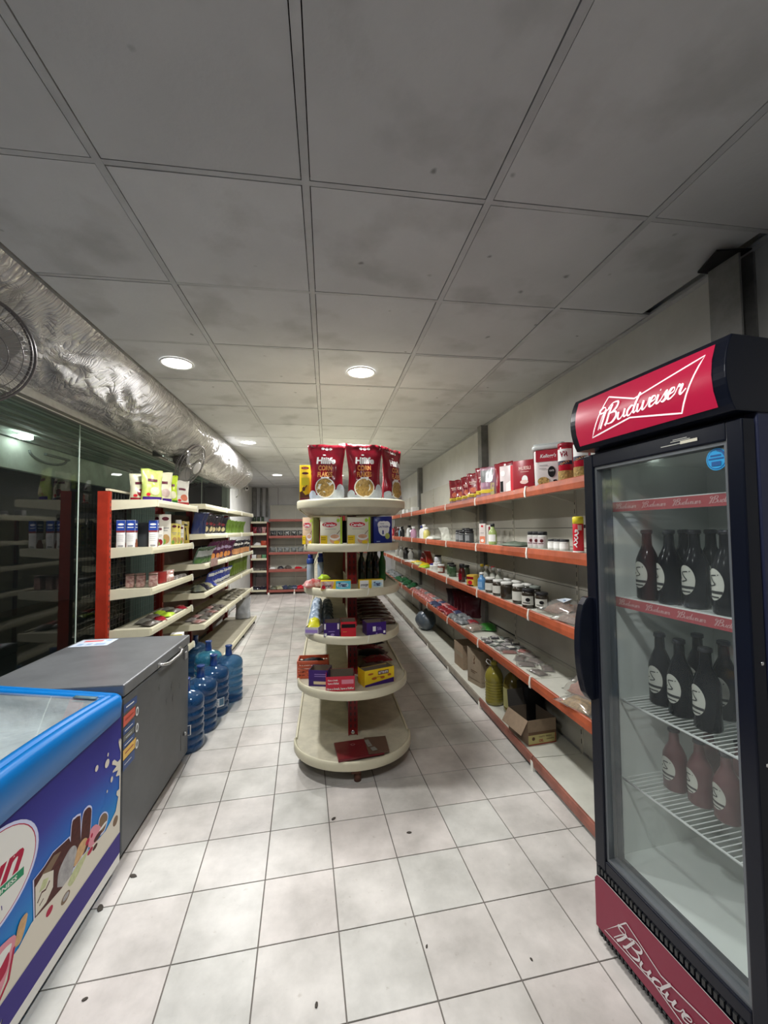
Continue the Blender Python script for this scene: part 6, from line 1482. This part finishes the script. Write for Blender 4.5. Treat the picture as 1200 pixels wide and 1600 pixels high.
o = carton(.05, .04, .05, whit, 'small_box'); place(o, -1.42, 4.19, z+.186, .5, 'tiny white and blue box on the narrow white box', 'box')
place(spouch(.12, .225, .06, mat('pouch_gold', (.42, .32, .06), .3, coat=.3), 201, lambda w, h: [('rect', 0, -.01, .04, .005, .16), ('ell', 0, .01, .19, .025, .008)], [black]), -1.40, 4.30, z, LF-.5, 'gold pouch with dark stripe at the end of the wire-backed bay', 'pouch')
z = 1.102
glaze = mat('jar_choco', (.16, .05, .045), .18, coat=.6, noise_amt=.7, noise_scale=40, col2=(.45, .32, .28))
for q, (x, y) in enumerate([(-1.565, 3.56), (-1.49, 3.57), (-1.40, 3.58)]):
    o = MB().rbox(.062, .062, .10, .012).build('candy_box', glaze); MB().rbox(.064, .064, .010, .012, z=.098).build('lid', mat('lid_clearbrown', (.20, .12, .10), .2), o); place(o, x, y, z, .2, 'small chocolate candy box, %s of three from the red post' % ORD[q], 'candy box', 'chocolate candy boxes')
o = carton(.10, .10, .095, mat('box_deepred', (.28, .02, .02), .35), 'red_box'); MB().box(-.0506, -.050, -.03, .03, .02, .07).build('print', mat('lab_rose', (.55, .25, .22), .4), o); place(o, -1.46, 3.83, z, -.2, 'deep red box on the second-lowest wire bay shelf, before the post', 'box')
o = spouch(.12, .10, .06, mat('pouch_redshine', (.35, .08, .06), .2, coat=.6, noise_amt=.5, noise_scale=30, col2=(.6, .5, .45)), 204, None, None, 'sweets_pouch'); place(o, -1.41, 3.93, z, LF-.5, 'shiny red sweets pouch beside the deep red box', 'pouch')
for q in range(3):
    o, _ = packet(.08, .16, .025, mat('pk_darkchoc', (.05, .03, .03), .35, noise_amt=.4, noise_scale=20, col2=(.3, .28, .26)), 206+q); place(o, -1.42, 4.08+.12*q, z, .3, 'dark chocolate packet lying right of the sweets pouch, %s' % ORD[q], 'packet', 'dark packets on the wire bay')
z = .792
for q in range(9):
    c = [mat('pk_greybrown', (.16, .14, .12), .35, noise_amt=.5, noise_scale=20), mat('pk_silverbrown', (.26, .25, .22), .3, noise_amt=.5, noise_scale=25), maroon][q % 3]
    if q in (4, 5): c = lgreen
    o, _ = packet(.10, .15, .03, c, 210+q); place(o, -1.42-.09*(q % 2), 3.60+.085*q, z, .4*(q % 3)-.3, '%s packet lying on the lowest visible wire bay shelf, %s from near' % ('lime' if q in (4, 5) else 'dull', ORD[q]), 'packet', 'packets lying on the wire bay')
# top: snack pouches
z = 1.792
def snack(w, h, c, seed, bandc, fr, lab, x, y, rz, lean=0):
    o = spouch(w, h, .07, c, seed, lambda w, h: [('rect', 0, -w*.44, h*.01, w*.44, h*.15), ('ell', 1, w*.1, h*.33, w*.22, h*.13), ('ell', 3, -w*.2, h*.22, w*.10, h*.05), ('rect', 2, -w*.22, h*.62, w*.22, h*.70)], [bandc, fr, mat('ink_maroon', (0, 0, 0)), pred], 'snack_pouch', lean)
    place(o, x, y, z, rz, lab, 'snack pouch', 'snack pouches on top of the left shelving')
lim = mat('pouch_limecream', (.62, .66, .26), .28, coat=.4, noise_amt=.4, noise_scale=10, col2=(.42, .55, .08)); crp = mat('pouch_cream', (.72, .70, .50), .28, coat=.4)
snack(.15, .235, crp, 221, maroon, maroon, 'cream snack pouch at the near left of the top group', -1.53, 3.62, LF-1.15)
snack(.16, .265, lim, 222, dpur, mat('fr_cream', (.70, .66, .42), .4), 'lime and cream pouch with purple base, nearest the camera', -1.42, 3.58, LF-.95, .02)
snack(.17, .27, crp, 223, dpur, mat('fr_mauve', (.50, .38, .34), .4), 'cream pouch with purple base between the two green ones', -1.41, 3.76, LF-.85)
snack(.13, .265, mat('pouch_acid', (.50, .68, .03), .28, coat=.4), 224, dgreen, crp, 'acid green pouch with green base, fourth of the top group', -1.41, 3.95, LF-.85)
snack(.155, .245, mat('pouch_white', (.76, .74, .68), .28, coat=.4), 225, mat('band_redbrown', (.45, .05, .05), .4), mat('fr_tomato', (.62, .18, .10), .4), 'white pouch with red base and tomato print, under the fan', -1.40, 4.20, LF-.8)

# ================= left far run
def row(n, y0, dy, x, z, mk_, label, cat, grp, rz=LF-.5, jit=.22):
    proto = None
    for q in range(n):
        lab = label % ORD[q]
        if proto is None:
            proto = mk_(); place(proto, x, y0, z, rz, lab, cat, grp)
        else:
            dup(proto, (x+random.uniform(-.015, .01), y0+dy*q+random.uniform(-.012, .012), z), rz+random.uniform(-jit, jit), lab, scale=(1, 1, random.uniform(.92, 1.04)))
blk = mat('snack_black', (.02, .02, .035), .25, coat=.4); 
def fp(w, h, c, seed, sh=None, ms=None, lean=-.25): return lambda: spouch(w, h, .05, c, seed, sh, ms, 'snack_pouch', lean)
row(2, 4.55, .11, -1.36, 1.512, fp(.15, .235, mat('snack_navy', (.015, .025, .09), .25, coat=.4), 301), 'navy snack pouch at the near end of the long run, upper row, %s', 'snack pouch', 'navy pouches upper row', jit=.05)
row(6, 4.80, .15, -1.36, 1.512, fp(.16, .22, blk, 302, lambda w, h: [('ell', 0, .01, .06, .028, .03), ('ell', 1, 0, .12, .035, .018)], [mat('pr_cream', (.58, .50, .28), .4), mat('pr_maroon', (.20, .02, .03), .4)]), 'black snack pouch with cream print on the upper row, %s from the near end', 'snack pouch', 'black pouches upper row')
row(7, 5.72, .17, -1.36, 1.512, fp(.16, .19, mat('snack_green', (.22, .38, .06), .3, coat=.3, noise_amt=.4, noise_scale=12), 303), 'light green snack pouch on the upper row, %s from the black pouches', 'snack pouch', 'light green pouches upper row')
row(5, 4.53, .085, -1.34, 1.204, fp(.13, .17, mat('snack_silvergreen', (.14, .16, .15), .25, coat=.4, noise_amt=.5, noise_scale=10, col2=(.02, .07, .02)), 304, lambda w, h: [('rect', 0, -.055, .01, .055, .05), ('rect', 1, -.05, .075, .05, .14)], [mat('pr_leaf', (.05, .14, .03), .4), mat('pr_silver', (.30, .32, .32), .3)], lean=-.45), 'silver and green snack pouch leaning at the near shelf end, %s from near', 'snack pouch', 'silver-green pouches')
row(6, 5.02, .19, -1.34, 1.204, fp(.17, .22, mat('snack_plum', (.07, .012, .05), .25, coat=.4), 305, lambda w, h: [('ell', 0, .0, .05, .035, .035), ('ell', 1, 0, .14, .05, .02)], [mat('pr_orange', (.70, .28, .08), .4), mat('pr_lilac', (.38, .30, .45), .4)]), 'plum snack pouch with orange print, middle row, %s from the near end', 'snack pouch', 'plum pouches middle row')
row(8, 6.10, .125, -1.32, 1.204, fp(.14, .20, blk, 306, lambda w, h: [('rect', 0, -.055, .01, .055, .09), ('ell', 1, 0, .15, .045, .02)], [mat('pr_orange2', (.62, .30, .14), .4), whit]), 'black and orange snack pouch in the tight middle row, %s from the plum ones', 'snack pouch', 'black-orange pouches middle row')
# lilac tag card over the lip
o = MB().hexa([(-.004, -.13, 0), (.004, -.13, 0), (.004, .13, 0), (-.004, .13, 0)], [(-.004, -.13, .085), (.004, -.13, .085), (.004, .13, .085), (-.004, .13, .085)]).build('price_card', mat('card_brown', (.20, .07, .06), .4, noise_amt=.6, noise_scale=40, col2=(.4, .3, .28))); place(o, BF+.012, 4.74, 1.165, 0, 'brown printed card hanging over the middle row shelf lip', 'price card')
row(8, 5.0, .13, -1.36, .907, fp(.12, .17, mat('snack_blue', (.03, .05, .30), .25, coat=.4), 307, lambda w, h: [('rect', 0, -.05, .01, .05, .05), ('rect', 0, -.045, .12, .045, .155)], [mat('pr_white2', (.62, .64, .68), .3)], lean=-.35), 'blue and white snack pouch on the lower row, %s from the near end', 'snack pouch', 'blue pouches lower row')
for q in range(4):
    o, _ = packet(.14, .22, .06, [mat('pk_mix', (.22, .22, .12), .35, noise_amt=.6, noise_scale=12, col2=(.04, .05, .06)), blk, mat('pk_cream2', (.50, .48, .30), .4, noise_amt=.5, noise_scale=20), mat('snack_blue', (0, 0, 0))][q], 320+q); place(o, -1.36, 4.62+.14*q, .907, .5, '%s packet lying at the near end of the lower row' % ['olive', 'black', 'cream', 'blue'][q], 'packet')
row(7, 6.15, .15, -1.36, .907, fp(.15, .24, mat('snack_olivegreen', (.17, .26, .03), .3, noise_amt=.5, noise_scale=12, coat=.3), 308, lean=-.1), 'olive green snack pouch on the lower row, %s from the blue ones', 'snack pouch', 'olive green pouches lower row')
for q in range(12):
    c = [mat('pk_rededge', (.30, .05, .05), .35, noise_amt=.6, noise_scale=18, col2=(.45, .40, .36)), mat('pk_darkchoc', (0, 0, 0)), mat('pk_silverbrown', (0, 0, 0))][q % 3]
    o, _ = packet(.10, .13, .03, c, 330+q); place(o, -1.34-.10*(q % 2), 4.58+.085*q, .592, .4*(q % 3)-.4, 'small dark or red flat packet on the lowest long shelf, %s from near' % ORD[q], 'packet', 'flat packets on the lowest long shelf')
for q in range(10):
    o, _ = packet(.12, .14, .03, mat('pk_beige', (.45, .42, .32), .4, noise_amt=.5, noise_scale=20, col2=(.12, .11, .09)), 350+q); place(o, -1.34-.12*(q % 2), 6.0+.10*q, .592, .4*(q % 3)-.4, 'beige flat packet on the lowest long shelf, %s beyond the dark ones' % ORD[q], 'packet', 'beige packets on the lowest long shelf')
yb2 = carton(.10, .09, .185, whit, 'salt_box'); decal('printed_front', yb2, [('rect', 0, -.049, .10, .049, .184), ('ell', 1, 0, .145, .026, .020)], flat_wrap(-.045), [mat('salt_yellow', (.80, .72, .10), .4), mat('salt_ink', (.25, .18, .02), .4)]); place(yb2, -1.36, 4.02, .432, .12, 'white box with yellow upper half just behind the grey freezer', 'box')
tray(A, 'y', AY0+.01, AY1, -1.33, AX+.03, .44, cream_dirty, cream, .055, sidez=.04)
# white bag standing at the far end of the long run
gb = spouch(.24, .34, .16, mat('bag_greywhite', (.50, .52, .55), .4, noise_amt=.3, noise_scale=8), 360, None, None, 'grey_bag'); place(gb, -1.36, 7.0, .122, .2, 'pale grey bag standing on the far end of the long base deck', 'bag')

# ================= far left corner shelves
for q, x in enumerate([-1.76, -1.66, -1.56]):
    place(jar(.035, .13, mat('jar_dkgreen', (.04, .07, .04), .3), lid_b, None, 'far_jar'), x, 10.38, 1.76, 0, 'dark jar on top of the far left corner shelves, %s from left' % ORD[q], 'jar', 'jars in the far left corner')
for q, x in enumerate([-1.75, -1.64, -1.53]):
    place(spouch(.10, .16, .05, [maroon, mat('pk_plum', (.10, .03, .05), .4), mat('wrap_red_white', (0, 0, 0))][q], 370+q, None, None, 'far_pouch'), x, 10.38, 1.475, 0, 'maroon-toned pouch in the far left corner, second shelf, %s from left' % ORD[q], 'pouch', 'pouches in the far left corner')
o, _ = packet(.18, .14, .07, whit, 375); place(o, -1.68, 10.40, 1.18, 0, 'white packet left of the red box in the far corner', 'packet')
place(carton(.13, .10, .12, mat('box_tomato', (.50, .07, .03), .4), 'red_carton'), -1.53, 10.38, 1.18, 0, 'tomato red carton on the far left corner shelves', 'carton')
for q, (x, c, nm) in enumerate([(-1.76, whit, 'white'), (-1.64, cardb, 'tan'), (-1.52, mat('box_greenwhite', (.12, .32, .16), .4), 'green')]):
    place(carton(.10, .09, .09, c, 'far_carton'), x, 10.38, .87, 0, '%s small carton on the far left corner fourth shelf' % nm, 'carton')
for q in range(4):
    o, _ = packet(.12, .14, .07, mat('pk_greybrown', (0, 0, 0)), 380+q); place(o, -1.76+.09*q, 10.38, .575, .3*q, 'grey-brown packet on the far left corner fifth shelf, %s' % ORD[q], 'packet', 'packets in the far left corner')
for q in range(4):
    o, _ = packet(.12, .16, .07, blk, 390+q); place(o, -1.76+.09*q, 10.38, .11, .3*q, 'dark packet on the far left corner base, %s from left' % ORD[q], 'packet', 'dark packets in the far left corner')
# ================= back wall rack
bagb = mat('petfood_black', (.03, .035, .035), .35, coat=.2)
for q in range(8):
    pr = q in (2, 3, 4)
    o, wr = pouch(.155, .135, .08, bagb, 'black_bag', 400+q, 0, 2)
    decal('printed_front', o, [('line', 0, [(-.05, .05), (.0, .075), (.05, .05)], .012), ('line', 0, [(-.045, .03), (.04, .03)], .010), ('line', 0, [(-.045, .095), (.045, .098)], .012)] if pr else [('line', 0, [(-.04, .09), (.0, .05)], .006), ('ell', 0, .04, .05, .008, .008)], wr, [mat('pr_bone', (.68, .68, .64), .4)])
    place(o, -1.30+.165*q, 10.36, 1.41, 0, 'black bag on the back rack upper shelf, %s from left%s' % (ORD[q], ', bold white print' if pr else ''), 'bag', 'black bags on the back rack')
for q in range(8):
    o, wr = pouch(.15, .125, .08, mat('bag_darkgreengrey', (.06, .075, .07), .35, noise_amt=.4, noise_scale=15, col2=(.20, .21, .20)), 'dark_bag', 410+q, 0, 2); place(o, -1.31+.165*q, 10.36, 1.01, 0, 'dark grey-green bag on the back rack middle shelf, %s from left' % ORD[q], 'bag', 'dark bags on the back rack')
for q, (x, nm, c) in enumerate([(-1.32, 'white', whit), (-1.13, 'black', blk), (-.95, 'brown', mat('pk_greybrown', (0, 0, 0))), (-.70, 'red', pred), (-.45, 'brown', mat('pk_greybrown', (0, 0, 0)))]):
    o, _ = packet(.15, .16, .05+.015*(q % 3), c, 420+q); place(o, x, 10.38, .60, .3*q, '%s packet on the back rack lower shelf, %s from left' % (nm, ORD[q]), 'packet', 'packets on the back rack lower shelf')
for q, (x, nm, c) in enumerate([(-1.30, 'olive', mat('pk_mix', (0, 0, 0))), (-1.16, 'cream', mat('pk_cream2', (0, 0, 0))), (-1.02, 'navy', mat('pk_navy', (0, 0, 0))), (-.90, 'slate', mat('wrap_slate', (0, 0, 0))), (-.80, 'navy', mat('pk_navy', (0, 0, 0))), (-.66, 'red', pred), (-.5, 'red-white', mat('pk_redwhite', (0, 0, 0)))]):
    o, _ = packet(.16, .20, .09, c, 430+q); place(o, x, 10.38, .10, .4*q, '%s packet piled on the back rack base, %s from left' % (nm, ORD[q]), 'packet', 'packets on the back rack base')
# ================= small litter on the floor tiles
deb = mat('litter_brown', (.06, .05, .04), .8)
for q, (x, y, s_) in enumerate([(.41, 2.12, .016), (.03, 2.28, .018), (-.04, 1.42, .012), (-.93, 1.90, .026), (-.87, 2.05, .022), (-.80, 1.55, .012), (.36, 1.55, .008), (.72, 1.45, .008)]):
    P_ = [(x+s_*(.6+.4*noise.noise(Vector((k*1.3, q, 0))))*cos(k*pi/4)*1.3, y+s_*(.6+.4*noise.noise(Vector((k, q*2, 5))))*sin(k*pi/4)*.7) for k in range(8)]
    o = MB().extr([(a-x, b-y) for a, b in P_], 0, .003, 'z').build('floor_litter', deb); place(o, x, y, .0005, q*.7, 'dark scrap of litter on the floor tiles, %s' % ['right of the island nose', 'just before the island nose', 'centre foreground', 'under the blue freezer corner', 'beside the grey freezer foot', 'along the blue freezer', 'tiny speck mid foreground', 'tiny speck toward the fridge'][q], 'litter')
